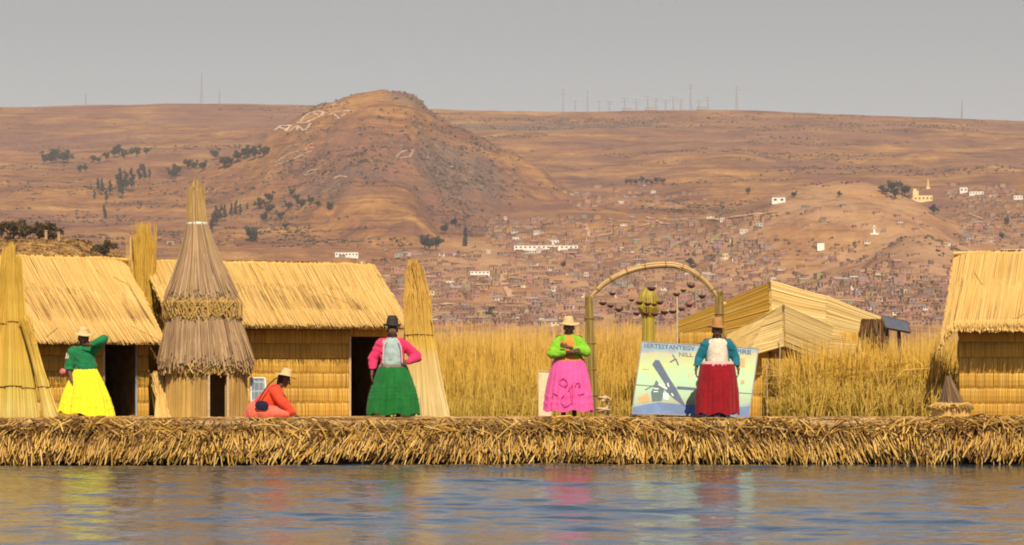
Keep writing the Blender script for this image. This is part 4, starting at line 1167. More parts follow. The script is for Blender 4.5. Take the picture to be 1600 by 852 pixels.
# ------------------------------------------------------------ arch
def arch():
    Y = 47.1
    loc = G0(1020, Y)
    t = thing('reed_arch', 'tall round arch of bound reeds between two thick reed posts', 'arch', loc)
    def pole(x0, x1, y1, rb, n_, mat, nm):
        A, B = G0(x0, Y) - loc, P(x1, y1, Y) - loc
        d = B - A
        a = rng.uniform(0, 2*math.pi, n_); q = np.sqrt(rng.uniform(.4, 1, n_)) * rb
        off = np.stack([np.cos(a) * q, np.sin(a) * q, 0*a], 1)
        tw = rng.normal(0, .15, n_)
        off2 = np.stack([np.cos(a + tw) * q * .7, np.sin(a + tw) * q * .7, 0*a], 1)
        w = np.stack([rng.uniform(0, .1, n_), rng.uniform(.9, 1.04, n_)], 1)
        pts = np.stack([A + d * w[:, :1] * 0 + off, A + d * 0.5 + off * .97, A + d * w[:, 1:] + off2], 1)
        g = G().stalks(pts, np.full((n_, 3), 0.012), 4)
        g.tube([A, A + d * .5, A + d * .97], [rb * .85, rb * .82, rb * .6], 12)
        o = obj(nm, g, mat, t)
        for w_ in (0.2, 0.42, 0.64, 0.85):
            gt = G()
            c = A + d * w_; r = rb * (1 - .25 * w_)
            gt.tube([c + np.array([math.cos(q_) * r * 1.12, math.sin(q_) * r * 1.12, 0]) for q_ in np.linspace(0, 2*math.pi, 17)], 0.010, 6, caps=False)
            obj('tie', gt, M_CORD, o)
    M_POST = reed_mat('olive_post_reed', [(0.16, 0.12, 0.03), (0.28, 0.19, 0.05), (0.40, 0.26, 0.07), (0.22, 0.16, 0.04)], big=0.4)
    pole(926, 920, 470, 0.085, 110, M_POST, 'post')
    pole(1124, 1124, 462, 0.082, 110, M_POST, 'post')
    pp = [(918, 480), (922, 468), (932, 454), (945, 442), (962, 432), (980, 424), (1000, 418), (1020, 415), (1045, 413), (1062, 416), (1080, 423), (1098, 436), (1112, 451), (1123, 468), (1133, 476)]
    pts = np.array([P(x, y, Y) - loc for x, y in pp])
    # smooth
    tt = np.linspace(0, len(pts) - 1, 60)
    sm = np.stack([np.interp(tt, range(len(pts)), pts[:, k]) for k in range(3)], 1)
    for _ in range(4): sm[1:-1] = (sm[:-2] + 2 * sm[1:-1] + sm[2:]) / 4
    g = G().tube(sm, 0.036, 10)
    n_ = 42
    a = rng.uniform(0, 2*math.pi, n_)
    for i in range(n_):
        s0 = rng.integers(0, 40); s1 = min(59, s0 + rng.integers(14, 40))
        seg = sm[s0:s1:3]
        if len(seg) < 3: continue
        ro = 0.042
        off = np.stack([np.zeros(len(seg)), np.full(len(seg), math.cos(a[i]) * ro), np.full(len(seg), math.sin(a[i]) * ro)], 1)
        g.tube(seg + off, 0.010, 5)
    M_ARCH = reed_mat('arch_reed', [(0.50, 0.30, 0.11), (0.62, 0.41, 0.18), (0.56, 0.36, 0.14)], big=0.25)
    o = obj('curve', g, M_ARCH, t)
    for i in range(3, 58, 6):
        gt = G()
        d = sm[i+1] - sm[i-1]; d /= np.linalg.norm(d); u = np.array([0, 1.0, 0]); w = np.cross(d, u)
        gt.tube([sm[i] + (math.cos(q) * u + math.sin(q) * w) * 0.056 for q in np.linspace(0, 2*math.pi, 13)], 0.007, 5, caps=False)
        obj('tie', gt, M_CORD, o)
    # hanging bowl ornaments
    M_ORN = plain_mat('dark_red_clay', (0.115, 0.035, 0.03), 0.6, 0.3)
    proto = None
    spots = [(1018, 451), (1080, 447), (957, 459), (1068, 454), (1057, 460), (1097, 463), (942, 474), (987, 469), (999, 473), (1012, 475), (1022, 476), (1031, 473), (954, 478), (967, 484), (1077, 477), (1065, 483), (995, 490), (1009, 490), (1023, 491), (1038, 488), (1051, 487)]
    proto_me = None
    for i, (x, y) in enumerate(spots):
        p = P(x, y, Y + (0.02 if i % 2 else -0.02))
        if proto is None:
            proto = thing('hanging_ornament', 'small dark red bowl shaped ornament hanging inside the reed arch', 'ornament', p, 0, 'ornaments hanging in the arch')
            g = G().lathe([(0.012, -0.045), (0.040, -0.035), (0.066, -0.008), (0.078, 0.022), (0.070, 0.022), (0.050, -0.005), (0.012, -0.022)], 14)
            obj('bowl', g, M_ORN, proto, True)
            r_ = proto
        else:
            r_ = copy_thing(proto, p)
            sc = 0.62 + 0.35 * rng.uniform()
            r_.scale = (sc, sc, sc)
        k = int(np.argmin(np.abs(sm[:, 0] + loc[0] - p[0])))
        top = sm[k, 2] + loc[2]
        h = (top - p[2]) / r_.scale[0]
        g = G()
        for q in range(3):
            aa = q * 2.094
            g.tube([(0.072 * math.cos(aa), 0.072 * math.sin(aa), 0.02), (0, 0, 0.12)], 0.0012, 4)
        g.tube([(0, 0, 0.12), (0, 0, h)], 0.0012, 4)
        old = [c for c in r_.children if c.name.startswith('thread')]
        obj('thread', g, M_CORD, r_)
arch()

def pole_things():
    # carved reed mast seen through the arch
    Y = 50.0
    loc = G0(1013, Y)
    t = thing('reed_mast', 'yellow green reed mast with a flared bushy top seen through the arch', 'mast', loc)
    B = P(1013, 452, Y) - loc
    n_ = 160
    a = rng.uniform(0, 2*math.pi, n_); q = np.sqrt(rng.uniform(.2, 1, n_))
    pts = []
    for (w, r) in ((0, .13), (.4, .12), (.78, .10), (.86, .19), (.94, .16), (1.0, .08)):
        pts.append(B[None] * w + np.stack([np.cos(a) * q * r, np.sin(a) * q * r, rng.normal(0, .02, n_)], 1))
    obj('stalks', G().stalks(np.stack(pts, 1), np.full((n_, 6), 0.011), 4), reed_mat('olive_mast_reed', [(0.34, 0.26, 0.03), (0.46, 0.36, 0.05), (0.50, 0.30, 0.06)], big=0.3), t)
    for w, r in ((0.42, .125), (0.80, .13)):
        c = B * w
        obj('tie', G().tube([c + [math.cos(k) * r, math.sin(k) * r, 0] for k in np.linspace(0, 2*math.pi, 17)], 0.010, 6, caps=False), M_CORD, t)
    Y = 48.5
    loc = G0(1058, Y)
    t = thing('thin_pole', 'thin pale pole standing just right of the reed mast', 'pole', loc)
    B = P(1058, 463, Y) - loc
    obj('shaft', G().tube([(0, 0, 0), B * .5 + [.004, 0, 0], B], 0.016, 8), M_PALEWOOD, t, True)
    # pale board behind the pink skirt
    Y = 48.0
    loc = G0(850, Y)
    t = thing('pale_board', 'small cream board standing in the grass left of the pink skirt', 'board', loc)
    Q = [P(841, 580, Y + .05) - loc, P(862, 581, Y + .05) - loc, P(862, 655, Y - .02) - loc, P(842, 655, Y - .02) - loc]
    flat_panel('panel', Q, 0.03, plain_mat('cream_board', (0.66, 0.55, 0.34), 0.7), t, 0.010, M_PALEWOOD)
    # coil of reed rope by the arch
    Y = 46.6
    loc = G0(943, Y)
    t = thing('reed_coil', 'small coil of pale reed rope lying at the foot of the arch', 'rope', loc)
    g = G()
    th = np.linspace(0, 2*math.pi * 3.4, 90)
    g.tube(np.stack([np.cos(th) * (0.11 - .004 * th * .5), np.sin(th) * 0.12, 0.05 + th * 0.0145 + 0.07 * np.sin(th * .5)], 1), 0.022, 7)
    obj('coil', g, M_PALEWOOD, t, True)
    obj('loose_end', G().tube([(0.08, -.1, .2), (0.12, -.12, .32), (.03, -.1, .38), (-.04, -.08, .33)], 0.016, 6), M_PALEWOOD, t, True)
    # reed stand with a dark cone by the right hut
    Y = 46.35
    loc = G0(1487, Y)
    t = thing('reed_stand', 'low round reed stand topped by a small dark straw cone beside the right hut', 'stand', loc)
    n_ = 260
    a = np.linspace(0, 2*math.pi, n_)
    z1 = 0.20
    p0 = np.stack([np.cos(a) * .29, np.sin(a) * .29, 0*a], 1); p1 = np.stack([np.cos(a) * .30, np.sin(a) * .30, 0*a + z1], 1)
    g = G().stalks(np.stack([p0, p1], 1), np.full((n_, 2), .009), 4); g.lathe([(.285, 0), (.29, z1), (0.0, z1 + .005)], 40)
    obj('drum', g, M_PALE2 if False else M_THATCH, t)
    g = G()
    n_ = 300
    a = rng.uniform(0, 2*math.pi, n_)
    p0 = np.stack([np.cos(a) * .25, np.sin(a) * .25, z1 + .05 + rng.uniform(-.02, .03, n_)], 1); p1 = np.stack([np.cos(a) * .36, np.sin(a) * .36, z1 - .01 + rng.normal(0, .02, n_)], 1)
    g.stalks(np.stack([p0, p1], 1), np.full((n_, 2), .010), 4)
    g.lathe([(.33, z1 + .0), (.30, z1 + .06), (0, z1 + .07)], 30)
    obj('rim', g, M_GREYYEL, t)
    g = G()
    n_ = 240
    a = rng.uniform(0, 2*math.pi, n_); q = np.sqrt(rng.uniform(.3, 1, n_))
    p0 = np.stack([np.cos(a) * .21 * q, np.sin(a) * .21 * q, z1 + .05 + 0*a], 1); p1 = np.stack([-0.06 + np.cos(a) * .03, np.sin(a) * .03, z1 + .42 + rng.normal(0, .05, n_)], 1)
    g.stalks(np.stack([p0, p1], 1), np.full((n_, 2), .012), 4)
    obj('straw_cone', g, reed_mat('smoky_straw', [(0.05, 0.028, 0.02), (0.13, 0.07, 0.035), (0.26, 0.16, 0.07), (0.08, 0.04, 0.03)], big=.4), t)
pole_things()

# ============================================================ PEOPLE
def capsule(g, a, b, ra, rb, n=14, fl=1.0, mi=0):
    a, b = np.array(a, float), np.array(b, float)
    d = b - a; L = np.linalg.norm(d)
    d = d / L if L > 1e-6 else np.array([0, 0, 1.0])
    ref = np.array([0, 1.0, 0]) if abs(d[1]) < 0.9 else np.array([1.0, 0, 0])
    u = np.cross(d, ref); u /= np.linalg.norm(u); w = np.cross(d, u)
    V = []
    prof = [(-math.cos(t) * ra, math.sin(t) * ra) for t in np.linspace(0.12, math.pi/2, 5)] + [(L + math.sin(t) * rb, math.cos(t) * rb) for t in np.linspace(0, math.pi/2 - .12, 5)]
    for (s, r) in prof:
        for k in range(n):
            q = 2 * math.pi * k / n
            V.append(a + d * s + (math.cos(q) * u + math.sin(q) * w * fl) * r)
    m = len(prof)
    V.append(a - d * ra); V.append(b + d * rb)
    f = [(i*n+k, (i+1)*n+k, (i+1)*n+(k+1) % n, i*n+(k+1) % n) for i in range(m-1) for k in range(n)]
    f += [(k, (k+1) % n, m*n, m*n) for k in range(n)] + [((m-1)*n+(k+1) % n, (m-1)*n+k, m*n+1, m*n+1) for k in range(n)]
    return g.add(V, f, mi)

def fuse(g, vox, smooth_it=4):
    """union of overlapping solids as one continuous skin"""
    me = finish_mesh('tmp', g, [])
    o = bpy.data.objects.new('tmp', me); COL.objects.link(o)
    md = o.modifiers.new('r', 'REMESH'); md.mode = 'VOXEL'; md.voxel_size = vox
    sm = o.modifiers.new('s', 'SMOOTH'); sm.factor = 0.5; sm.iterations = smooth_it
    dg = bpy.context.evaluated_depsgraph_get(); dg.update()
    out = bpy.data.meshes.new_from_object(o.evaluated_get(dg))
    bpy.data.objects.remove(o)
    V = np.empty(len(out.vertices) * 3, np.float32); out.vertices.foreach_get('co', V); V = V.reshape(-1, 3).astype(float)
    Fq = np.array([(list(p.vertices) + [p.vertices[-1]])[:4] for p in out.polygons], np.int64)
    bpy.data.meshes.remove(out)
    return V, Fq

def hand(g, wrist, direction, palm_n, s=1.0, curl=0.5):
    """palm, four unequal fingers and a thumb that leaves the side of the palm"""
    w = np.array(wrist, float); d = np.array(direction, float); d /= np.linalg.norm(d)
    pn = np.array(palm_n, float); pn -= d * pn.dot(d); pn /= np.linalg.norm(pn)
    sd = np.cross(d, pn)
    for k in (-1.2, 0, 1.2):
        capsule(g, w + sd * k * 0.012 * s, w + d * 0.075 * s + sd * k * 0.018 * s, 0.019 * s, 0.014 * s, 8)
    for k, ln in ((-1.5, 0.060), (-0.5, 0.074), (0.5, 0.070), (1.5, 0.054)):
        b0 = w + d * 0.078 * s + sd * k * 0.0195 * s
        d1 = d * math.cos(curl * .6) + pn * math.sin(curl * .6) + sd * k * 0.05; d2 = d * math.cos(curl * 1.5) + pn * math.sin(curl * 1.5)
        m_ = b0 + d1 * ln * .55 * s
        capsule(g, b0 - d * .012 * s, m_, 0.0088 * s, 0.0082 * s, 8); capsule(g, m_, m_ + d2 * ln * .5 * s, 0.0082 * s, 0.0068 * s, 8)
    b0 = w + d * .02 * s - sd * .022 * s
    m_ = b0 + (d * .6 - sd * .7 + pn * .3) * .034 * s
    capsule(g, b0, m_, .012 * s, .010 * s, 8); capsule(g, m_, m_ + (d * .9 - sd * .1 + pn * .4) * .028 * s, .010 * s, .008 * s, 8)

def cloth_mat(name, col, var=0.22, scale=7, bump=0.5, stretch=None):
    m = plain_mat(name, col, 0.8, var, scale, 0.2, bump, 26, stretch)
    b = m.node_tree.nodes['Principled BSDF']
    b.inputs['Sheen Weight'].default_value = 0.15
    return m
M_SKIN = plain_mat('brown_skin', (0.13, 0.055, 0.032), 0.55, 0.12, 20, 0.35)
M_EYE = plain_mat('eye_white', (0.5, 0.46, 0.42), 0.3, 0.02)
M_PUPIL = plain_mat('eye_dark', (0.01, 0.008, 0.007), 0.3, 0.02)
M_LIP = plain_mat('lips', (0.16, 0.045, 0.035), 0.5, 0.05)
M_HAIR = plain_mat('black_hair', (0.012, 0.009, 0.008), 0.45, 0.3, 40)
M_SHOE = plain_mat('dark_shoe', (0.03, 0.02, 0.018), 0.6)

def head_parts(g, c, f, up, s=1.0):
    """head turned to f, crown towards up"""
    c = np.array(c, float); f = np.array(f, float); f /= np.linalg.norm(f); up = np.array(up, float); up -= f * up.dot(f); up /= np.linalg.norm(up)
    r = np.cross(f, up)
    L = lambda x, y, z: c + (r * x + f * y + up * z) * s
    capsule(g, L(0, -.018, .03), L(0, -.010, .025), .084 * s, .084 * s, 18)
    capsule(g, L(0, .012, .02), L(0, .024, -.062), .070 * s, .042 * s, 16)
    capsule(g, L(-.028, .04, -.02), L(.028, .04, -.02), .038 * s, .038 * s, 12)
    capsule(g, L(0, .082, .012), L(0, .104, -.022), .010 * s, .0155 * s, 8)     # nose
    capsule(g, L(-.03, .076, .030), L(.03, .076, .030), .012 * s, .012 * s, 8)    # brow
    capsule(g, L(-.016, .073, -.050), L(.016, .073, -.050), .010 * s, .010 * s, 8)
    capsule(g, L(0, .062, -.085), L(0, .060, -.083), .020 * s, .020 * s, 8)
    for k in (-1, 1):
        capsule(g, L(k * .078, -.012, .012), L(k * .080, -.014, -.018), .014 * s, .011 * s, 8)
    return L

def face_bits(g, L, s=1.0):
    for k in (-1, 1):
        g.ball(L(k * .031, .071, .010), .0135 * s, 10, 1)
        g.ball(L(k * .031, .0795, .010), .0075 * s, 8, 2)
    g.ball(L(0, .083, -.050), np.array([.020, .008, .007]) * s, 10, 3)

def skirt_obj(parent, waist_z, hem_z, rw, rh, mat, cx=(0, 0), pleats=19, depth=0.05, sy=0.82, hem_mat=None, tiltx=0.0, seed=0, flare=1.35, tucks=(), ruffle=0.0):
    r_ = np.random.default_rng(seed)
    ph = r_.uniform(0, 6.28, 4)
    prof = []
    NZ = 44
    for i in range(NZ + 1):
        w = i / NZ
        z = waist_z + (hem_z - waist_z) * w
        r = rw + (rh - rw) * (1 - (1 - w)**flare)
        prof.append((r, z, w))
    n = 240
    V = []
    for (r, z, w) in prof:
        for k in range(n):
            a = 2 * math.pi * k / n
            amp = depth * min(1, 0.25 + w) 
            q_ = pleats * a + ph[0] + 1.1 * math.sin(2*a + ph[1]) + 0.6 * math.sin(5*a + ph[2]) + w * 0.9
            pl = 0.75 * (abs(math.sin(q_ / 2)) * 2 - 1.2) + 0.35 * math.sin(math.floor(pleats * .4) * a + ph[2] - 1.4 * w) + 0.32 * math.sin(5 * a + ph[3] + w)
            tk = sum(math.exp(-((w - t_) / .018)**2) for t_ in tucks)
            rr = r * (1 + amp * pl + .022 * tk) + ruffle * max(0, w - .78) / .22 * (.6 + .5 * math.sin(3.1 * pleats * a))
            dz = 0.018 * math.sin(7 * a + ph[2]) * w + tiltx * math.cos(a) * w
            V.append((cx[0] + rr * math.cos(a), cx[1] + rr * math.sin(a) * sy, z + dz))
    f = [(i*n+k, (i+1)*n+k, (i+1)*n+(k+1) % n, i*n+(k+1) % n) for i in range(NZ) for k in range(n)]
    g = G().add(V, f)
    # inner face a finger thick, so the hem has an edge
    V2 = np.array(V); V2[:, 0] = cx[0] + (V2[:, 0] - cx[0]) * 0.975; V2[:, 1] = cx[1] + (V2[:, 1] - cx[1]) * 0.975
    g.add(V2, [q[::-1] for q in f])
    b = NZ * n
    g.add(np.vstack([np.array(V)[b:b+n], V2[b:b+n]]), [(k, n + k, n + (k+1) % n, (k+1) % n) for k in range(n)])
    o = obj('skirt', g, mat, parent, True)
    return o

def hat_obj(parent, c, tilt, kind, mat, band=None):
    g = G()
    if kind == 'straw':
        prof = [(0.0, .108), (.045, .106), (.072, .094), (.084, .060), (.090, .012), (.100, .0), (.150, -.010), (.185, -.012), (.186, -.020), (.150, -.020), (.095, -.012), (.080, -.012), (.078, .05), (0.0, .09)]
    elif kind == 'bowler':
        prof = [(0.0, .165), (.05, .163), (.075, .150), (.088, .10), (.095, .03), (.100, .008), (.128, .004), (.142, .022), (.146, .020), (.130, -.008), (.092, -.008), (.085, .05), (0, .14)]
    else:  # brown felt
        prof = [(0.0, .150), (.05, .148), (.073, .135), (.083, .08), (.092, .012), (.102, .0), (.150, -.004), (.168, .004), (.169, -.004), (.150, -.014), (.09, -.012), (.08, .04), (0, .13)]
    g.lathe(prof, 36)
    M = Matrix.Rotation(tilt[1], 4, 'Y') @ Matrix.Rotation(tilt[0], 4, 'X')
    M3 = np.array(M.to_3x3())
    wob = lambda v: v + np.stack([0*v[:, 0], 0*v[:, 0], 0.012 * np.sin(2 * np.arctan2(v[:, 1], v[:, 0]) + .6) * np.clip((np.hypot(v[:, 0], v[:, 1]) - .09) / .08, 0, 1)], 1)
    g.xf(lambda v: wob(v) @ M3.T + np.array(c))
    o = obj('hat', g, mat, parent, True)
    if band:
        gb = G().lathe([(.091, .010), (.0935, .014), (.0915, .038), (.088, .042)], 36)
        gb.xf(lambda v: v @ M3.T + np.array(c))
        obj('hat_band', gb, band, o, True)
    return o

def woman(label, px, Y, S, jacket, skirt, hat, blouse=None, sash=None, seed=0, facing=0.0):
    """standing woman; S holds joints in metres, local x to the viewer's right, -y to the viewer"""
    t = thing('person', label, 'person', G0(px, Y), facing)
    hz = S['head']
    g = G()
    up = np.array([S.get('lean', 0), 0, 1.0])
    L = head_parts(g, hz, S.get('look', (0, -1, -0.12)), up, 1.0)
    sh = S['sh']
    nk = np.array([hz[0] * .8, hz[1] + .03, sh + 0.02])
    capsule(g, nk - [0, 0, .05], np.array(hz) + [0, .015, -.06], .058, .050, 12)
    wz = S['waist']
    cxw = S.get('cx', 0)
    capsule(g, (cxw, 0, wz), (hz[0] * .6, 0.01, sh - .13), .135, .14, 18)
    capsule(g, (cxw, 0, wz - .1), (cxw, 0, wz), .16, .135, 18)
    capsule(g, (-S['shw'], .01, sh - .03), (S['shw'], .01, sh - .03), .055, .055, 12)
    for k in (-1, 1):
        capsule(g, (cxw + k * .09, 0, wz - .1), (cxw + k * .085, 0, .42), .10, .065, 14)
        capsule(g, (cxw + k * .085, 0, .42), (cxw + k * .085, 0.01, .09), .058, .038, 12)
        capsule(g, (cxw + k * .085, 0.03, .045), (cxw + k * .095, -.12, .03), .035, .028, 10)
    for A in S['arms']:
        s_, e_, h_ = [np.array(q, float) for q in A['j']]
        capsule(g, s_, e_, .048, .038, 12); capsule(g, e_, h_, .038, .026, 12)
        d = np.array(A.get('hd', h_ - e_), float)
        hand(g, h_, d, A.get('pn', (0, -1, 0)), .95, A.get('curl', .5))
    V, Fq = fuse(g, 0.0075, 3)
    gb = G().add(V, Fq)
    face_bits(gb, L)
    obj('body', gb, [M_SKIN, M_EYE, M_PUPIL, M_LIP], t, True)
    # hair with two plaits
    g = G()
    hz_ = np.array(hz)
    capsule(g, hz_ + [0, .030, .035], hz_ + [0, .022, .03], .088, .088, 16)
    capsule(g, hz_ + [0, .055, -.02], hz_ + [0, .06, -.06], .068, .05, 12)
    for k in (-1, 1):
        pr = hz_ + [k * .05, .07, -.06]
        for i in range(6):
            nx_ = pr + np.array([k * .012, .012 - (.004 * i), -.065])
            capsule(g, pr, nx_, .021, .020, 8); pr = nx_
    V, Fq = fuse(g, 0.009, 2)
    obj('hair', G().add(V, Fq), M_HAIR, t, True)
    # blouse
    fz = sh - 0.045
    if blouse:
        g = G()
        capsule(g, (cxw, -0.015, wz + .02), (hz[0] * .6, -.02, sh - .13), S['tw'] - .012, S['tw'] - .03, 22, .86)
        capsule(g, (-.10, -.01, sh - .07), (.10, -.01, sh - .07), .085, .085, 14)
        V, Fq = fuse(g, 0.011, 6)
        V[:, 1] += 0.010 * fbm(V[:, 0] * 9, V[:, 2] * 14, 3, 200 + seed)
        obj('blouse', G().add(V, Fq), blouse, t, True)
    # jacket
    g = G()
    tw = S['tw']
    capsule(g, (cxw, 0, wz + S.get('jz', .03)), (hz[0] * .6, 0, sh - .13), tw + .006, tw - .012, 22, .86)
    capsule(g, (-S['shw'] + .02, 0.008, sh - .06), (S['shw'] - .02, 0.008, sh - .06), .082, .082, 14)
    capsule(g, nk - [0, 0, .08], nk - [0, 0.005, .03], .085, .07, 14)
    for A in S['arms']:
        s_, e_, h_ = [np.array(q, float) for q in A['j']]
        cuff = e_ + (h_ - e_) * A.get('cuff', .88)
        capsule(g, s_ - [0, 0, .01], e_, .083, A.get('el', .076), 14); capsule(g, e_, cuff, A.get('el', .076) - .004, A.get('cr', .052), 14)
    V, Fq = fuse(g, 0.010, 5)
    fold = 0.018 * fbm(V[:, 0] * 11 + V[:, 2] * 5, V[:, 2] * 13, 3, 300 + seed) + 0.0025 * np.sin(V[:, 2] * 60 + V[:, 0] * 25)
    V = V + np.stack([fold, fold * .7, fold * .3], 1)
    mask = np.zeros(len(V), bool)
    if blouse:
        op = S.get('open', .13) * np.interp(V[:, 2], [wz, sh - .1, sh + .06], [1.1, 1.0, .5])
        mask = (V[:, 1] < -0.02) & (np.abs(V[:, 0] - hz[0] * .4) < op)
        for A in S['arms']:                  # leave sleeves crossing in front
            for (p, q) in ((A['j'][0], A['j'][1]), (A['j'][1], A['j'][2])):
                p, q = np.array(p, float), np.array(q, float); d = q - p
                w = np.clip(((V - p) @ d) / d.dot(d), 0, 1)
                mask &= ~(np.linalg.norm(V - (p + w[:, None] * d), axis=1) < .105) | (np.abs(V[:, 0]) < op * .8)
    mask |= V[:, 2] < wz + S.get('hemcut', -.02)
    Fk = Fq[~mask[Fq].any(1)]
    jo = obj('jacket' if blouse else 'sweater', G().add(V, Fk), jacket, t, True)
    sm = jo.modifiers.new('thick', 'SOLIDIFY'); sm.thickness = 0.012; sm.offset = -1
    # sash and skirt
    if sash:
        g = G().lathe([(S['rw'] * .93, wz - .035), (S['rw'] * .99, wz - .02), (S['rw'] * .97, wz + .03), (S['rw'] * .90, wz + .055)], 40, c=(cxw, 0, 0), sy=.84, fn=lambda r, z, a: r * (1 + .015 * math.sin(9 * a)))
        obj('sash', g, sash, t, True)
    sk = skirt_obj(t, wz + .01, S['hem'], S['rw'], S['rh'], skirt, (cxw, 0), seed=seed, depth=S.get('pd', .05), tiltx=S.get('tilt', 0), flare=S.get('flare', 1.35), pleats=S.get('pl', 19), tucks=S.get('tucks', ()), ruffle=S.get('ruffle', 0))
    hat_obj(t, S['hatc'], S.get('hatt', (0.06, 0)), hat[0], hat[1], hat[2] if len(hat) > 2 else None)
    for k in (-1, 1):
        g = G()
        capsule(g, (cxw + k * .085, .045, .042), (cxw + k * .10, -.14, .032), .044, .036, 12)
        V, Fq = fuse(g, 0.010, 2); V[:, 2] = np.maximum(V[:, 2], 0.0)
        obj('shoe', G().add(V, Fq), M_SHOE, t, True)
    return t, sk

M_STRAWHAT = plain_mat('straw_hat', (0.62, 0.44, 0.20), 0.7, 0.2, 30, bump=.3)
M_BROWNHAT = plain_mat('brown_felt_hat', (0.40, 0.19, 0.06), 0.8, 0.2, 14)
M_DARKHAT = plain_mat('dark_felt_hat', (0.035, 0.028, 0.024), 0.75, 0.25, 14)
M_GREYBAND = plain_mat('grey_ribbon', (0.22, 0.20, 0.16), 0.6)
M_CREAM = cloth_mat('cream_knit', (0.72, 0.60, 0.46))

def people():
    # yellow skirt, arm raised
    t, sk = woman('woman in a green sweater and bright yellow skirt shading her face with one arm', 131, 45.75,
        dict(head=(-.005, -.03, 1.285), sh=1.155, shw=.16, waist=.80, tw=.175, cx=.03, rw=.175, rh=.415, hem=.085, tilt=-.045, hatc=(-.01, -.02, 1.375), hatt=(.10, .06), look=(.1, -1, -.15), hemcut=.0,
             arms=[dict(j=((-.17, 0, 1.10), (-.245, -.01, .83), (-.16, -.17, .60)), cuff=.80, hd=(.02, -.05, -1), pn=(.6, .3, 0)),
                   dict(j=((.16, 0, 1.12), (.325, -.10, 1.275), (.135, -.20, 1.19)), cuff=.78, hd=(-1, -.05, -.15), pn=(0, .6, .8), el=.078)], pl=17, pd=.085, tucks=(.62, .8), ruffle=.02, flare=1.6),
        cloth_mat('green_knit', (0.01, 0.17, 0.055)), cloth_mat('yellow_cotton', (0.82, 0.74, 0.02), .14), ('straw', M_STRAWHAT),
        None, cloth_mat('orange_sash', (0.50, 0.17, 0.03)), seed=1)
    # shoulder stripes on the sleeve
    g = G()
    for k in (0, 1):
        g.tube([(-.262 + .030 * k, -.05, 1.06), (-.266 + .030 * k, -.068, 1.02), (-.275 + .030 * k, -.075, .97)], 0.009, 6)
    obj('sleeve_stripes', g, M_CREAM, t, True)
    # red bundle she carries at her side stays a thing
    loc = P(101, 580, 45.95)
    tb = thing('cloth_bundle', 'small pink red cloth bundle at the elbow of the yellow skirted woman', 'bundle', loc)
    g = G(); capsule(g, (-.03, 0, -.01), (.09, .0, .0), .055, .045, 14); capsule(g, (.08, 0, .0), (.20, .02, -.01), .03, .02, 10); V, Fq = fuse(g, .009, 3)
    V = V + 0.008 * fbm(V[:, 0] * 30, V[:, 2] * 30, 2, 9)[:, None]
    obj('wrap', G().add(V, Fq), cloth_mat('rose_cloth', (0.62, 0.16, 0.13)), tb, True)

    # green skirt, pink jacket
    PINK = cloth_mat('hot_pink_knit', (0.72, 0.035, 0.13))
    t, sk = woman('woman in a hot pink jacket and dark green skirt with a hand on her hip', 612, 46.1,
        dict(head=(.015, -.03, 1.42), sh=1.285, shw=.18, waist=.83, tw=.20, cx=.02, rw=.235, rh=.42, hem=.085, hatc=(.01, -.02, 1.505), hatt=(.04, .03), open=.15,
             arms=[dict(j=((-.185, 0, 1.21), (-.30, .02, .97), (-.315, -.08, .72)), cuff=.93, hd=(.0, -.1, -1), pn=(1, .1, 0), el=.082),
                   dict(j=((.20, 0, 1.21), (.405, .04, 1.00), (.27, -.14, .92)), cuff=.86, hd=(-1, -.05, -.25), pn=(0, 1, -.2), el=.085)], pl=21, pd=.07, tucks=(.42, .5, .58, .66), flare=1.7),
        PINK, cloth_mat('bottle_green_wool', (0.008, 0.135, 0.022)), ('bowler', M_DARKHAT, M_GREYBAND), cloth_mat('grey_blue_knit', (0.36, 0.46, 0.43)), cloth_mat('grey_sash', (0.22, 0.17, 0.13)), seed=2)
    g = G()
    for k in (-1, 1):
        pts = [(.02 + k * .095, -.155, 1.26), (.02 + k * .135, -.180, 1.17), (.02 + k * .150, -.185, 1.02), (.02 + k * .155, -.19, .90)]
        g.tube(pts, .010, 6)
    obj('jacket_trim', g, cloth_mat('pale_pink_trim', (0.75, 0.42, 0.45)), t, True)

    # pink skirt, arms crossed
    LIME = cloth_mat('lime_green_knit', (0.22, 0.50, 0.02))
    t, sk = woman('woman in a lime green jacket and pink skirt standing with crossed arms', 889, 45.85,
        dict(head=(0.0, -.03, 1.455), sh=1.32, shw=.17, waist=.93, tw=.205, cx=0, rw=.255, rh=.375, hem=.14, hatc=(-.01, -.02, 1.545), hatt=(.10, 0), open=.07, flare=1.9, hemcut=.01,
             arms=[dict(j=((-.18, 0, 1.25), (-.265, -.12, 1.05), (.04, -.285, 1.075)), cuff=.80, hd=(1, -.05, .3), pn=(0, 1, 0), el=.083),
                   dict(j=((.18, 0, 1.25), (.265, -.12, 1.08), (-.02, -.30, 1.15)), cuff=.80, hd=(-1, 0, .35), pn=(0, 1, 0), el=.083)], pl=18, pd=.06, tucks=(.7, .84), ruffle=.015),
        LIME, cloth_mat('bright_pink_cotton', (0.80, 0.10, 0.34), .14), ('straw', M_STRAWHAT), cloth_mat('orange_blouse', (0.66, 0.26, 0.05)), cloth_mat('orange_waistband', (0.62, 0.20, 0.03)), seed=3)
    # embroidered scrolls, raised on the front of the skirt
    g = G()
    def onskirt(x, z):
        w = (.94 - z) / (.94 - .14); r = .255 + .12 * (1 - (1 - w)**1.9) + .010
        r *= 1.0
        y = -math.sqrt(max(0.0, r*r - x*x)) * .82 - .012
        return (x, y, z)
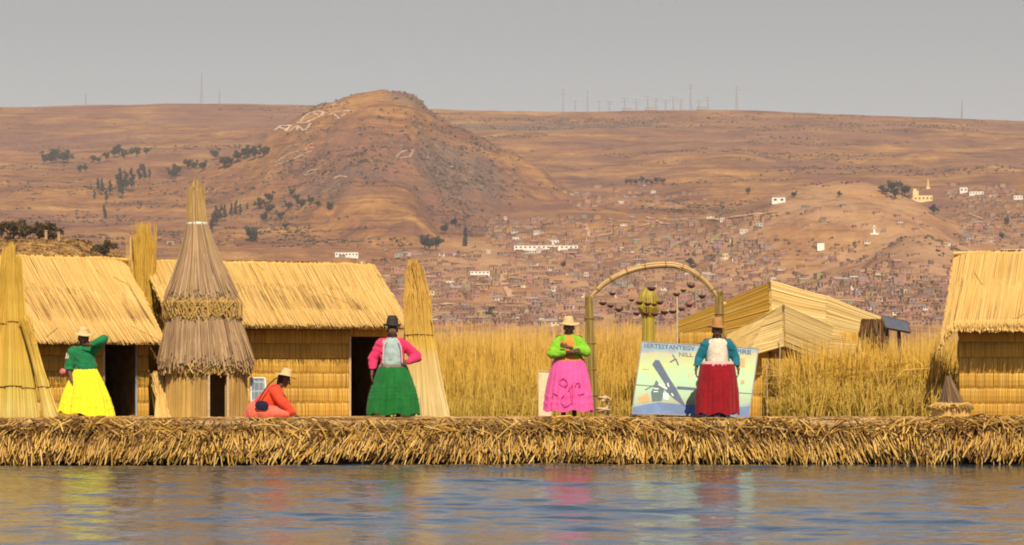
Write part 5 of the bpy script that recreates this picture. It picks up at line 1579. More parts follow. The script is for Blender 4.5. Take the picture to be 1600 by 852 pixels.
    for line in ([(-.11, .53), (-.15, .57), (-.14, .63), (-.09, .66), (-.04, .63), (-.03, .57), (-.06, .53), (-.09, .56)], [(.09, .53), (.11, .58), (.15, .59), (.18, .56), (.15, .53)], [(-.08, .40), (-.13, .34), (-.13, .27), (-.08, .22), (-.02, .22), (.03, .27), (.03, .36), (.015, .45), (.0, .52)],
                 [(.05, .55), (.06, .40), (.05, .25)], [(-.26, .42), (-.18, .40)], [(.13, .40), (.24, .42)], [(-.02, .46), (.02, .50), (.05, .58)]):
        tt = np.linspace(0, len(line) - 1, 6 * len(line))
        xs = np.interp(tt, range(len(line)), [p[0] for p in line]); zs = np.interp(tt, range(len(line)), [p[1] for p in line])
        g.tube([onskirt(x, z) for x, z in zip(xs, zs)], .0075, 6)
    obj('embroidery', g, cloth_mat('magenta_thread', (0.56, 0.045, 0.22)), sk, True)

    # red skirt, teal cardigan
    t, sk = woman('woman in a teal cardigan and long dark red skirt before the signboard', 1121, 45.9,
        dict(head=(-.005, -.03, 1.405), sh=1.275, shw=.175, waist=.875, tw=.195, cx=0, rw=.275, rh=.345, hem=.095, hatc=(0, -.02, 1.485), hatt=(.05, 0), open=.165, flare=1.9,
             arms=[dict(j=((-.19, 0, 1.20), (-.285, .03, 1.0), (-.345, -.05, .80)), cuff=.95, hd=(.0, -.1, -1), pn=(1, .1, 0)),
                   dict(j=((.19, 0, 1.20), (.285, .03, 1.0), (.33, -.05, .80)), cuff=.95, hd=(.0, -.1, -1), pn=(-1, .1, 0))], pl=23, pd=.045, tucks=(.5, .56, .62)),
        cloth_mat('teal_knit', (0.01, 0.15, 0.20)), cloth_mat('dark_red_wool', (0.27, 0.004, 0.010)), ('felt', M_BROWNHAT), M_CREAM, cloth_mat('pink_sash', (0.72, 0.38, 0.36)), seed=4)

    # crouching woman in orange red, seen from the side
    ORANGE = cloth_mat('orange_red_knit', (0.82, 0.065, 0.022))
    t = thing('person', 'woman in orange red crouching sideways in front of the middle hut', 'person', G0(428, 46.35), R(90))
    g = G()
    hc = np.array([0, -.175, .635])
    L = head_parts(g, hc, (0, -1, -.55), (0, -.45, 1))
    capsule(g, (0, -.06, .50), hc + [0, .03, -.04], .055, .05, 12)
    capsule(g, (0, .17, .17), (0, -.01, .43), .15, .125, 18)
    capsule(g, (-.14, -.02, .47), (.14, -.02, .47), .055, .055, 12)
    for k in (-1, 1):
        capsule(g, (k * .09, .18, .12), (k * .13, -.18, .10), .09, .065, 14)
        capsule(g, (k * .13, -.18, .09), (k * .10, .30, .05), .058, .035, 12)
        capsule(g, (k * .10, .30, .05), (k * .10, .42, .03), .034, .026, 10)
        capsule(g, (k * .16, -.03, .46), (k * .20, -.17, .24), .048, .038, 12); capsule(g, (k * .20, -.17, .24), (k * .15, -.31, .09), .038, .026, 12)
        hand(g, (k * .15, -.31, .09), (-k * .1, -1, -.55), (0, .3, -1), .95, .6)
    V, Fq = fuse(g, .0075, 3); gb = G().add(V, Fq); face_bits(gb, L)
    obj('body', gb, [M_SKIN, M_EYE, M_PUPIL, M_LIP], t, True)
    g = G()
    capsule(g, hc + [0, .035, .03], hc + [0, .02, .035], .086, .086, 14); capsule(g, hc + [0, .07, -.02], hc + [0, .09, -.07], .06, .045, 12)
    V, Fq = fuse(g, .009, 2); obj('hair', G().add(V, Fq), M_HAIR, t, True)
    g = G()
    capsule(g, (0, .18, .17), (0, .0, .41), .19, .165, 22); capsule(g, (-.13, -.015, .45), (.13, -.015, .45), .085, .085, 14); capsule(g, (0, -.03, .47), (0, -.07, .50), .09, .07, 12)
    for k in (-1, 1):
        capsule(g, (k * .16, -.02, .44), (k * .205, -.17, .25), .085, .078, 14); capsule(g, (k * .205, -.17, .25), (k * .155, -.29, .11), .074, .055, 14)
    V, Fq = fuse(g, .010, 5)
    fold = 0.014 * fbm(V[:, 1] * 10 + V[:, 2] * 4, V[:, 2] * 12, 3, 501)
    V = V + np.stack([fold, fold, fold * .4], 1)
    mask = V[:, 2] < .05
    jo = obj('sweater', G().add(V, Fq[~mask[Fq].any(1)]), ORANGE, t, True)
    md = jo.modifiers.new('thick', 'SOLIDIFY'); md.thickness = .012; md.offset = -1
    g = G()
    capsule(g, (0, .26, .12), (0, -.14, .10), .20, .15, 20); capsule(g, (0, .40, .07), (0, .30, .08), .09, .11, 16)
    for k in (-1, 1): capsule(g, (k * .10, .18, .12), (k * .13, -.20, .10), .13, .105, 14)
    V, Fq = fuse(g, .012, 5); V[:, 2] = np.maximum(V[:, 2], 0.0)
    V[:, 2] += .015 * fbm(V[:, 0] * 14, V[:, 1] * 14, 3, 510) * (V[:, 2] > .01)
    obj('skirt', G().add(V, Fq), cloth_mat('coral_cotton', (0.78, 0.16, 0.10)), t, True)
    hat_obj(t, hc + np.array([0, -.02, .085]), (.28, 0), 'straw', M_STRAWHAT)
    # her bag
    loc = P(409, 634, 46.1)
    b = thing('shoulder_bag', 'dark navy shoulder bag on the hip of the crouching woman', 'bag', loc)
    g = G(); capsule(g, (-.035, 0, .01), (.035, 0, .0), .075, .078, 16, .6); V, Fq = fuse(g, .010, 3); V[:, 1] *= .6
    obj('pouch', G().add(V, Fq), cloth_mat('navy_canvas', (0.016, 0.012, 0.035)), b, True)
    pts = np.array([P(404, 626, 46.1), P(412, 612, 46.1), P(420, 601, 46.12), P(430, 592, 46.17), P(436, 590, 46.28)]) - loc
    obj('strap', G().tube(pts, .011, 6), cloth_mat('maroon_strap', (0.10, 0.015, 0.02)), b, True)
people()

# ============================================================ FAR THINGS
def pt(px, py): return hit(px, py)

# ---- trees and bushes
M_LEAFD = reed_mat('dark_foliage', [(0.020, 0.030, 0.022), (0.035, 0.048, 0.030), (0.055, 0.065, 0.038)], big=0.3, bigscale=.3, dark=(0.02, 0.025, 0.02), rough=.8)
M_BUSH = reed_mat('dry_bush_foliage', [(0.05, 0.035, 0.018), (0.09, 0.06, 0.025), (0.13, 0.085, 0.03), (0.04, 0.04, 0.02)], big=0.3, bigscale=.5, rough=.85)
M_BARK = plain_mat('bark', (0.10, 0.075, 0.055), .9, .3, 2)
def leaves(blobs, n_, size, seed):
    r_ = np.random.default_rng(seed)
    g = G()
    w = np.array([b[3] * b[4] for b in blobs], float); w /= w.sum()
    idx = r_.choice(len(blobs), n_, p=w)
    B = np.array([b for b in blobs], float)[idx]
    d = r_.normal(0, 1, (n_, 3)); d /= np.linalg.norm(d, axis=1)[:, None]
    rr = r_.uniform(.35, 1.05, n_)[:, None]
    c = B[:, :3] + d * rr * B[:, [3, 3, 4]]
    u = r_.normal(0, 1, (n_, 3)); u /= np.linalg.norm(u, axis=1)[:, None]
    v = np.cross(u, r_.normal(0, 1, (n_, 3))); v /= np.linalg.norm(v, axis=1)[:, None]
    s = size * r_.uniform(.6, 1.5, n_)[:, None]
    q = np.stack([c - u*s, c + v*s*.7, c + u*s, c - v*s*.7], 1).reshape(-1, 3)
    g.add(q, np.arange(n_ * 4).reshape(-1, 4))
    return g
def tree_proto(kind, seed):
    r_ = np.random.default_rng(seed)
    t = thing('tree', 'x', 'tree')
    g = G()
    if kind == 'eucalyptus':
        H = 20
        g.tube([(0, 0, -1), (.2, 0, H*.4), (.1, .2, H*.75), (0, 0, H*.95)], [.5, .4, .25, .08], 7)
        blobs = []
        for i in range(8):
            z = H * (.32 + .66 * i / 7); a = r_.uniform(0, 6.28); q = 2.3 * (1 - .5 * abs(i / 7 - .4)) * r_.uniform(.4, 1)
            blobs.append((math.cos(a) * q, math.sin(a) * q, z, r_.uniform(1.8, 3.0) * (1.1 - .5 * i / 7), r_.uniform(1.8, 3.2)))
            g.tube([(0.1, 0, z - 2.5), (math.cos(a) * q, math.sin(a) * q, z)], [.16, .06], 5)
        lv = leaves(blobs, 420, .75, seed)
    elif kind == 'cypress':
        H = 18
        g.tube([(0, 0, -1), (0, 0, H*.5), (0, 0, H*.95)], [.4, .28, .06], 7)
        lv = leaves([(r_.normal(0, .25), r_.normal(0, .25), H * (.12 + .8 * i / 8), 2.4 * (1 - .75 * i / 8) + .3, 1.9) for i in range(9)], 420, .7, seed)
    elif kind == 'round':
        H = 10
        g.tube([(0, 0, -1), (.1, 0, H*.3), (0, .1, H*.55)], [.45, .35, .15], 7)
        blobs = [(r_.normal(0, 1.9), r_.normal(0, 1.9), H * r_.uniform(.4, .85), r_.uniform(1.6, 2.6), r_.uniform(1.3, 2.0)) for _ in range(9)]
        for b in blobs[:5]: g.tube([(0, 0, H*.25), (b[0], b[1], b[2])], [.2, .07], 5)
        lv = leaves(blobs, 420, .7, seed)
    else:                                   # bush, a few metres across
        H = 3.2
        for i in range(5): g.tube([(0, 0, -.4), (r_.normal(0, .8), r_.normal(0, .8), H * .6)], [.09, .03], 5)
        blobs = [(r_.normal(0, 1.1), r_.normal(0, .9), H * r_.uniform(.25, .8), r_.uniform(.6, 1.1), r_.uniform(.5, .8)) for _ in range(10)]
        lv = leaves(blobs, 900, .20, seed)
    obj('trunk', g, M_BARK, t)
    obj('crown', lv, M_BUSH if kind == 'bush' else M_LEAFD, t)
    return t
protos = {k: [tree_proto(k, s) for s in ss] for k, ss in dict(eucalyptus=(1, 2, 3), cypress=(4,), round=(5, 6), bush=(7, 8)).items()}
used = set()
def plant(kind, px, py, label, group, hpx=None, cat='tree', name=None, p=None):
    """tree whose foot is seen at (px,py), hpx tall in the photograph"""
    q = hit(px, py, 900) if kind != 'bush' else np.array([(px - 800) * 605 / F, 605, float(height(px, 605.0)) - .3])
    if q is None: return
    base = random.choice(protos[kind])
    H = {'eucalyptus': 20, 'cypress': 18, 'round': 10, 'bush': 3.2}[kind]
    s = (1.0 if hpx is None else hpx * q[1] / F / H) * (1.5 if kind == 'bush' else 1)
    rz = random.uniform(0, 6.28)
    if base.name in used:
        o = copy_thing(base, q, rz, s)
    else:
        used.add(base.name); o = base
        o.location = [float(v) for v in q]; o.rotation_euler = (0, 0, rz); o.scale = (s, s, s)
    tag(o, label, cat, group)
    if name: o.name = name
def trees():
    def row(kind, pts, label, group):
        for (x, y, h) in pts: plant(kind, x, y, label, group, h)
    row('round', [(69, 258, 22), (80, 257, 18), (88, 256, 24), (98, 255, 17), (106, 256, 23)], 'dark round tree in the small grove high on the left slope', 'grove high on the left slope')
    row('round', [(146, 254, 12), (155, 256, 13), (166, 252, 14), (178, 246, 17), (186, 246, 20), (194, 250, 16), (205, 244, 14), (214, 246, 16), (228, 243, 13), (125, 270, 12), (134, 268, 12)], 'dark tree in the loose belt of scrub across the left slope', 'belt of scrub on the left slope')
    row('eucalyptus', [(186, 302, 36), (191, 312, 38), (197, 298, 30), (206, 300, 34), (218, 286, 28), (225, 284, 26), (234, 280, 16)], 'tall dark slender tree in the row above the left hut', 'row of slender trees above the left hut')
    row('eucalyptus', [(153, 300, 20), (160, 305, 24), (166, 318, 20), (172, 305, 22), (163, 344, 22), (148, 312, 15)], 'dark tree in the straggling line left of the slender row', 'straggling line of trees on the left slope')
    row('round', [(268, 280, 20), (276, 276, 22), (293, 266, 17), (304, 265, 16), (317, 268, 18)], 'dark tree in the short line behind the tower tip', 'line of trees behind the tower tip')
    row('round', [(338, 250, 20), (352, 265, 20), (360, 262, 22), (372, 255, 20), (384, 250, 24), (398, 250, 22), (412, 246, 22)], 'dark tree in the line climbing the left shoulder of the cone hill', 'trees on the left shoulder of the hill')
    row('eucalyptus', [(332, 365, 30), (338, 356, 32), (344, 348, 26), (352, 346, 24), (361, 342, 22), (369, 342, 26), (376, 338, 18), (386, 330, 12)], 'dark tree in the dense clump right of the tower tip', 'dense clump right of the tower tip')
    row('round', [(390, 378, 24), (396, 380, 20), (404, 330, 20), (412, 348, 18), (423, 318, 20), (418, 336, 22), (436, 344, 16), (450, 330, 16), (470, 326, 18), (484, 322, 16), (463, 318, 14), (455, 308, 12), (497, 326, 12), (514, 330, 14), (445, 360, 12)], 'dark tree scattered on the rocky foot of the cone hill', 'trees on the rocky foot of the hill')
    row('round', [(664, 390, 25), (670, 392, 27), (682, 391, 22)], 'dark tree in the close trio low on the slope above the town', 'trio of trees above the town')
    plant('cypress', 727, 385, 'single dark pointed cypress standing above the left end of town', None, 32)
    row('round', [(694, 366, 18), (709, 355, 16)], 'small dark tree uphill between the tree trio and the cypress', 'two small trees uphill of the trio')
    row('round', [(1378, 302, 12), (1385, 305, 15), (1393, 300, 20), (1398, 312, 18), (1404, 298, 14), (1414, 308, 22)], 'dark tree in the clump left of the yellow church', 'clump left of the yellow church')
    plant('round', 1460, 337, 'dark round tree standing alone below the yellow church', None, 18)
    plant('round', 1241, 310, 'dark tree beside the white house on the crest', None, 12)
    row('round', [(1564, 375, 13), (1574, 352, 13), (1312, 309, 10), (1170, 305, 12), (880, 420, 12), (651, 420, 14), (648, 418, 10), (762, 500, 14), (1079, 420, 16), (1084, 424, 12), (770, 492, 14)], 'small dark tree standing singly among the town houses', 'single trees among the houses')
    row('round', [(x, 288 + (i % 3), 9 + i % 4) for i, x in enumerate(range(978, 1038, 8))], 'low dark tree in the long hedge on the mid slope', 'dark hedge on the mid slope')
    # bushes on the near knoll
    for (x, y, h, lab) in ((131, 379, 30, 'large brown bush standing in the middle of the near knoll'), (188, 385, 30, 'dark green bush leaning on the right side of the near knoll'),
                      (15, 383, 22, 'low dark bush at the left end of the near knoll'), (45, 384, 24, 'spreading brown bush second from left on the near knoll'), (78, 383, 22, 'low brown bush left of the large bush on the near knoll'), (205, 392, 20, 'small bush at the foot of the near knoll on the right'), (160, 384, 18, 'small russet bush between the two larger bushes of the near knoll')):
        plant('bush', x, y, lab, 'bushes on the near knoll', h, 'bush', 'bush')
trees()

# ---- houses
def house_mat(name, rough=.85):
    m, n, l, b = mat_base(name)
    oi = n.new('ShaderNodeObjectInfo')
    nz = noise(n, l, .6, 4)
    rp = ramp(n, [(.3, (.75, .75, .75)), (.7, (1.1, 1.1, 1.1))]); l.new(nz, rp.inputs[0])
    l.new(mixc(n, l, oi.outputs['Color'], rp.outputs[0], .8, 'MULTIPLY'), b.inputs['Base Color'])
    b.inputs['Roughness'].default_value = rough
    return m
M_HW = house_mat('house_wall_paint')
M_HROOF = plain_mat('rusty_roof', (0.31, 0.165, 0.115), .7, .3, .5)
M_HTIN = plain_mat('tin_roof', (0.36, 0.27, 0.23), .45, .2, .5)
M_HWIN = plain_mat('dark_window', (0.06, 0.045, 0.04), .4)
def house_geo(kind, w, d, h, seed):
    r_ = np.random.default_rng(seed)
    g = G()
    g.box((0, 0, h/2 - 1), (w, d, h + 2))
    if kind == 'flat':
        g.box((0, 0, h + .12), (w + .5, d + .5, .24), mi=1)
        if r_.uniform() < .6: g.box((w*.2, d*.1, h + 1.1), (w*.35, d*.5, 1.8))
        for sx in (-1, 1):
            for sy in (-1, 1): g.box((sx*(w/2 - .2), sy*(d/2 - .2), h + .8), (.3, .3, 1.2))
    else:
        v = [(-w/2-.4, -d/2-.4, h), (w/2+.4, -d/2-.4, h), (w/2+.4, d/2+.4, h), (-w/2-.4, d/2+.4, h), (-w/2-.4, 0, h + d*.28), (w/2+.4, 0, h + d*.28)]
        g.add(v, [(0, 1, 5, 4), (2, 3, 4, 5), (1, 2, 5, 5), (3, 0, 4, 4), (3, 2, 1, 0)], 1)
    nf = max(1, int(h // 2.7))
    nw = max(1, int(w // 2.8))
    for fl in range(nf):
        for i in range(nw):
            if r_.uniform() < .85:
                x = -w/2 + w * (i + .5) / nw
                door = fl == 0 and i == nw // 2
                g.box((x, -d/2 - .02, fl * 2.7 + (1.0 if door else 1.55)), (1.0, .12, 2.0 if door else 1.1), mi=2)
    for sx in (-1, 1): g.box((sx * (w/2 + .01), 0, 1.5), (.1, 1.1, 1.1), mi=2)
    return g
HK = []
for i, (k, w, d, h) in enumerate((('flat', 8, 7, 3), ('flat', 9, 7, 5.6), ('gable', 9, 6, 2.8), ('gable', 12, 6, 3), ('flat', 6, 6, 2.8), ('flat', 11, 8, 5.8), ('gable', 7, 5, 2.6))):
    g = house_geo(k, w, d, h, i)
    for roof in (M_HROOF, M_HTIN):
        HK.append(finish_mesh('house', g, [M_HW, roof, M_HWIN]))
COLS = [('brick brown', (0.29, 0.15, 0.095), 7), ('adobe tan', (0.40, 0.235, 0.125), 8), ('pinkish', (0.38, 0.20, 0.145), 4), ('grey', (0.30, 0.225, 0.19), 2), ('whitewashed', (0.64, 0.55, 0.45), .9), ('pale green', (0.30, 0.31, 0.24), .25), ('cream', (0.44, 0.30, 0.16), .8)]
def place_house(px, py, rgb, label, group, me=None, s=1.0, q=None):
    q = hit(px, py) if q is None else q
    if q is None: return None
    o = bpy.data.objects.new('house', me or random.choice(HK)); COL.objects.link(o)
    o.location = [float(v) for v in q]
    o.rotation_euler = (0, 0, random.choice((0, 0, 1)) * math.pi / 2 + random.gauss(0.1, .22))
    o.scale = (s, s, s)
    o.color = (*rgb, 1)
    tag(o, label, 'house', group)
    return o
def inside(px, py):
    """how built-up the photograph is at a spot"""
    v = 0.0
    if 625 < px < 1520 and py > 395: v = (.55 + .45 * (py > 430)) * float(np.clip(.75 + 2.2 * fbm(px / 60, py / 14, 3, 401), .12, 1))
    if 760 < px < 1200 and 340 < py <= 395: v = .55
    if 880 < px < 1110 and 290 < py <= 330: v = .5 if px < 1000 else .35
    if 1480 < px < 1640 and 285 < py < 385: v = .7
    if 1230 < px < 1500 and 310 < py < 430: v = .06 if py < 400 else .15
    if px < 640: v = .35 if (490 < px and 385 < py) or (235 < px < 300 and py > 370) else 0
    return v
def town():
    random.seed(11)
    names = [c[0] for c in COLS]; wts = [c[2] for c in COLS]
    n_, tries = 0, 0
    spots = []
    while len(spots) < 2700 and tries < 30000:
        tries += 1
        px = random.uniform(600, 1620) if random.random() < .93 else random.uniform(230, 640)
        py = 285 + 225 * random.random()**.75
        if random.random() < inside(px, py): spots.append((px, py))
    spots.sort(key=lambda s: -s[1])
    g = G()
    tintg = []
    extra = spots[:0]
    keep = set(random.sample(range(len(spots)), 285))
    stuffs = []
    for i, (px, py) in enumerate(spots):
        ci = random.choices(range(len(COLS)), wts)[0]
        nm, rgb, _ = COLS[ci]
        rgb = tuple(min(.85, c * random.uniform(.75, 1.25)) for c in rgb)
        if i in keep:
            dist = 'in the far district on the upper right slope' if py < 335 and px > 1400 else 'in the hamlet at the foot of the cone hill' if px < 640 else 'on the upper edge of the town' if py < 395 else 'in the left half of the crowded town' if px < 900 else 'in the right half of the crowded town'
            place_house(px, py, rgb, f'small {nm} house {dist}', f'{nm} houses {dist}', s=random.uniform(.55, .95))
        else:
            q = hit(px, py)
            if q is not None: stuffs.append((q, ci))
    # the rest of the town reads as one mass
    for (q, ci) in stuffs:
        w, d, h = random.uniform(3.5, 8.5), random.uniform(3.5, 6), random.choice((2.0, 2.4, 2.4, 3.6))
        rz = random.gauss(.1, .25)
        g.box((q[0], q[1], q[2] + h/2 - 1), (w, d, h + 2), rz, ci)
        g.box((q[0], q[1], q[2] + h + .15), (w + .5, d + .5, .3), rz, len(COLS) + (random.random() < .3))
        c_, s_ = math.cos(rz), math.sin(rz)
        for k in (-.25, .25):
            ox, oy = k * w, -d/2 - .02
            g.box((q[0] + ox * c_ - oy * s_, q[1] + ox * s_ + oy * c_, q[2] + 1.5), (1.1, .12, 1.3), rz, len(COLS) + 2)
    mats = [plain_mat(nm.replace(' ', '_') + '_walls', rgb, .9, .25, .02) for nm, rgb, _ in COLS] + [M_HROOF, M_HTIN, M_HWIN]
    tag(obj('town', g, mats), 'mass of small brown houses packed over the far lakeside slope', 'houses', kind='stuff')
    # the ones that stand out
    def building(label, px, py, wpx, hpx, rgb, name='house', cat='house', d=8, roof='flat', rz=0.0, wins=4, rows=1, roofm=M_HTIN):
        q = hit(px, py)
        if q is None: return None
        k = q[1] / F
        w, h = wpx * k, hpx * k
        t = thing(name, label, cat, q, rz)
        m = plain_mat(name + '_plaster', rgb, .85, .1, .2)
        obj('wall', G().box((0, 0, h/2 - 1), (w, d, h + 2)), m, t)
        if roof == 'flat': obj('roof', G().box((0, 0, h + .15), (w + .6, d + .6, .3)), roofm, t)
        elif roof == 'gable':
            v = [(-w/2-.4, -d/2-.4, h), (w/2+.4, -d/2-.4, h), (w/2+.4, d/2+.4, h), (-w/2-.4, d/2+.4, h), (-w/2-.4, 0, h + d*.3), (w/2+.4, 0, h + d*.3)]
            obj('roof', G().add(v, [(0, 1, 5, 4), (2, 3, 4, 5), (1, 2, 5, 5), (3, 0, 4, 4), (3, 2, 1, 0)]), roofm, t)
        for r_ in range(rows):
            for i in range(wins):
                z = h * (r_ + .5) / rows
                obj('window', G().box((-w/2 + w * (i + .5) / wins, -d/2 - .02, z), (w / wins * .42, .14, h / rows * .38)), M_HWIN, t)
        return t
    W = (.80, .74, .64)
    building('long low white building along the upper edge of the town', 853, 390, 100, 6, W, wins=14, d=9)
    building('white house rising behind the middle of the long white building', 866, 383, 14, 7, W, wins=3, d=8)
    building('white two storey house with rows of windows below the cypress', 750, 434, 30, 10, W, wins=5, rows=2, d=9)
    building('white house with two bright fronts on the crest right of centre', 1216, 317, 21, 8, W, wins=2, roof='gable', roofm=M_HROOF)
    building('plain white box shaped house on the slope above the tent', 1282, 392, 11, 10, (.85, .8, .68), wins=0, d=6)
    building('low white row of houses at the foot of the cone hill', 542, 402, 36, 7, W, wins=7)
    building('white house upslope in the far right district, left of two', 1505, 302, 12, 8, W, wins=2)
    building('wide white house in the far right district, right of two', 1525, 305, 22, 5, W, wins=5)
    building('pale house near the right edge of the far slope', 1590, 312, 14, 6, W, wins=3)
    building('long white wall building above the roof of the right hut', 1590, 394, 56, 4, W, wins=8)
    building('pale house at the foot of the knoll right of the tent', 1334, 438, 14, 6, (.7, .66, .6), wins=3)
    building('cream house on the flank left of the right hut', 1417, 462, 12, 9, (.6, .47, .28), wins=2)
    building('pale cream house right of the large sheaf', 669, 461, 20, 6, (.66, .5, .3), wins=3)
    building('white house behind the hat of the pink skirted woman, lower left', 729, 494, 9, 5, W, wins=2)
    building('pale green house in the upper right of the town', 1186, 355, 10, 6, (.42, .5, .38), wins=2)
    building('cream house under the arch crown, right side', 1133, 407, 9, 9, (.7, .52, .3), wins=2)
    # yellow church
    q = hit(1437, 317); k = q[1] / F
    t = thing('church', 'yellow stepped church standing out on the slope right of the tree clump', 'church', q)
    Yl = plain_mat('yellow_plaster', (0.80, 0.60, 0.25), .8, .1, .3)
    obj('nave', G().box((8*k, 0, 4*k), (22*k, 12, 11*k)), Yl, t)
    obj('tower', G().box((-7*k, -1, 8*k), (9*k, 9, 17*k)).box((-8*k, -1, 18*k), (5*k, 6, 4*k)), Yl, t)
    obj('side_chapel', G().box((-15*k, 0, 2*k), (8*k, 9, 7*k)), Yl, t)
    for i in range(5):
        obj('window', G().box((-7*k + 6*k * i, -6.05 if i else -5.55, 5*k), (2.2*k, .2, 3*k)), M_HWIN, t)
    q = hit(1450, 296)
    t = thing('column_monument', 'slim pale column standing uphill right of the yellow church', 'monument', q)
    k = q[1] / F
    obj('shaft', G().tube([(0, 0, -1), (0, 0, 7*k), (0, 0, 15*k)], [1.4, 1.1, .6], 8), Yl, t); obj('base', G().box((0, 0, 1), (5, 5, 3.4)), Yl, t)
    q = hit(1366, 366)
    t = thing('cross_monument', 'small white cross on a stepped base on top of the knoll', 'monument', q)
    k = q[1] / F; Wm = plain_mat('white_plaster', W, .8, .1)
    obj('base', G().box((0, 0, 0), (13*k, 6, 1.8)).box((0, 0, 1.3), (5*k, 4, 1.4)), Wm, t); obj('cross', G().box((0, 0, 2 + 4.5*k), (1.5, 1.2, 11*k)).box((0, -.1, 2 + 6.5*k), (5*k, 1.0, 1.2)), Wm, t)
    for (x, y, lab) in ((72, 364, 'pale gate pillar on the near knoll, left of two'), (92, 366, 'pale gate pillar on the near knoll, right of two')):
        q = hit(x, y + 12, 500)
        t = thing('gate_pillar', lab, 'pillar', q, 0, 'pillars on the near knoll')
        Pl = plain_mat('sandstone', (.42, .27, .14), .9); obj('shaft', G().box((0, 0, .7), (.5, .5, 2.4)), Pl, t); obj('cap', G().box((0, 0, 1.98), (.7, .7, .16)), Pl, t)
town()

# ---- dirt roads of the town
def roads():
    m = plain_mat('pale_dirt', (0.50, 0.29, 0.155), .95, .2, .05)
    mr = plain_mat('red_dirt', (0.46, 0.20, 0.10), .95, .2, .05)
    g = G()
    for line, w, mi in (([(779, 430), (786, 441), (793, 454), (799, 466)], 9, 0), ([(908, 398), (916, 384), (921, 368), (914, 352)], 6, 0), ([(921, 372), (960, 366), (1010, 352), (1060, 350)], 6, 0), ([(797, 395), (840, 394), (880, 396), (906, 397)], 7, 1), ([(690, 452), (740, 446), (800, 449), (880, 443)], 5, 0),
                      ([(1010, 340), (1040, 352), (1110, 345), (1210, 333)], 5, 0), ([(1240, 450), (1300, 432), (1360, 425), (1440, 432)], 5, 0), ([(640, 480), (700, 476), (770, 486), (850, 480)], 5, 0), ([(1500, 330), (1540, 345), (1600, 338)], 5, 0), ([(1120, 470), (1200, 455), (1290, 470), (1400, 474), (1490, 470)], 5, 0)):
        n_ = 40
        tt = np.linspace(0, len(line) - 1, n_)
        xs = np.interp(tt, range(len(line)), [p[0] for p in line]); ys = np.interp(tt, range(len(line)), [p[1] for p in line])
        pts = [hit(x, y, 1300) for x, y in zip(xs, ys)]
        pts = np.array([p for p in pts if p is not None])
        pts = pts[np.concatenate([[True], np.abs(np.diff(pts[:, 1])) < 60])]
        if len(pts) < 3: continue
        for _ in range(2): pts[1:-1] = (pts[:-2] + 2 * pts[1:-1] + pts[2:]) / 4
        d = np.gradient(pts[:, :2], axis=0); d /= np.linalg.norm(d, axis=1)[:, None] + 1e-9
        s_ = np.stack([-d[:, 1], d[:, 0]], 1) * w * .35
        V = []
        for k in (-1, 1):
            q = pts[:, :2] + k * s_
            z = height(800 + q[:, 0] * F / q[:, 1], q[:, 1]) + 1.0
            V.append(np.stack([q[:, 0], q[:, 1], z], 1))
        k = len(pts)
        g.add(np.vstack(V), [(i, i + 1, k + i + 1, k + i) for i in range(k - 1)], mi)
    tag(obj('dirt_roads', g, [m, mr]), kind='structure')
roads()

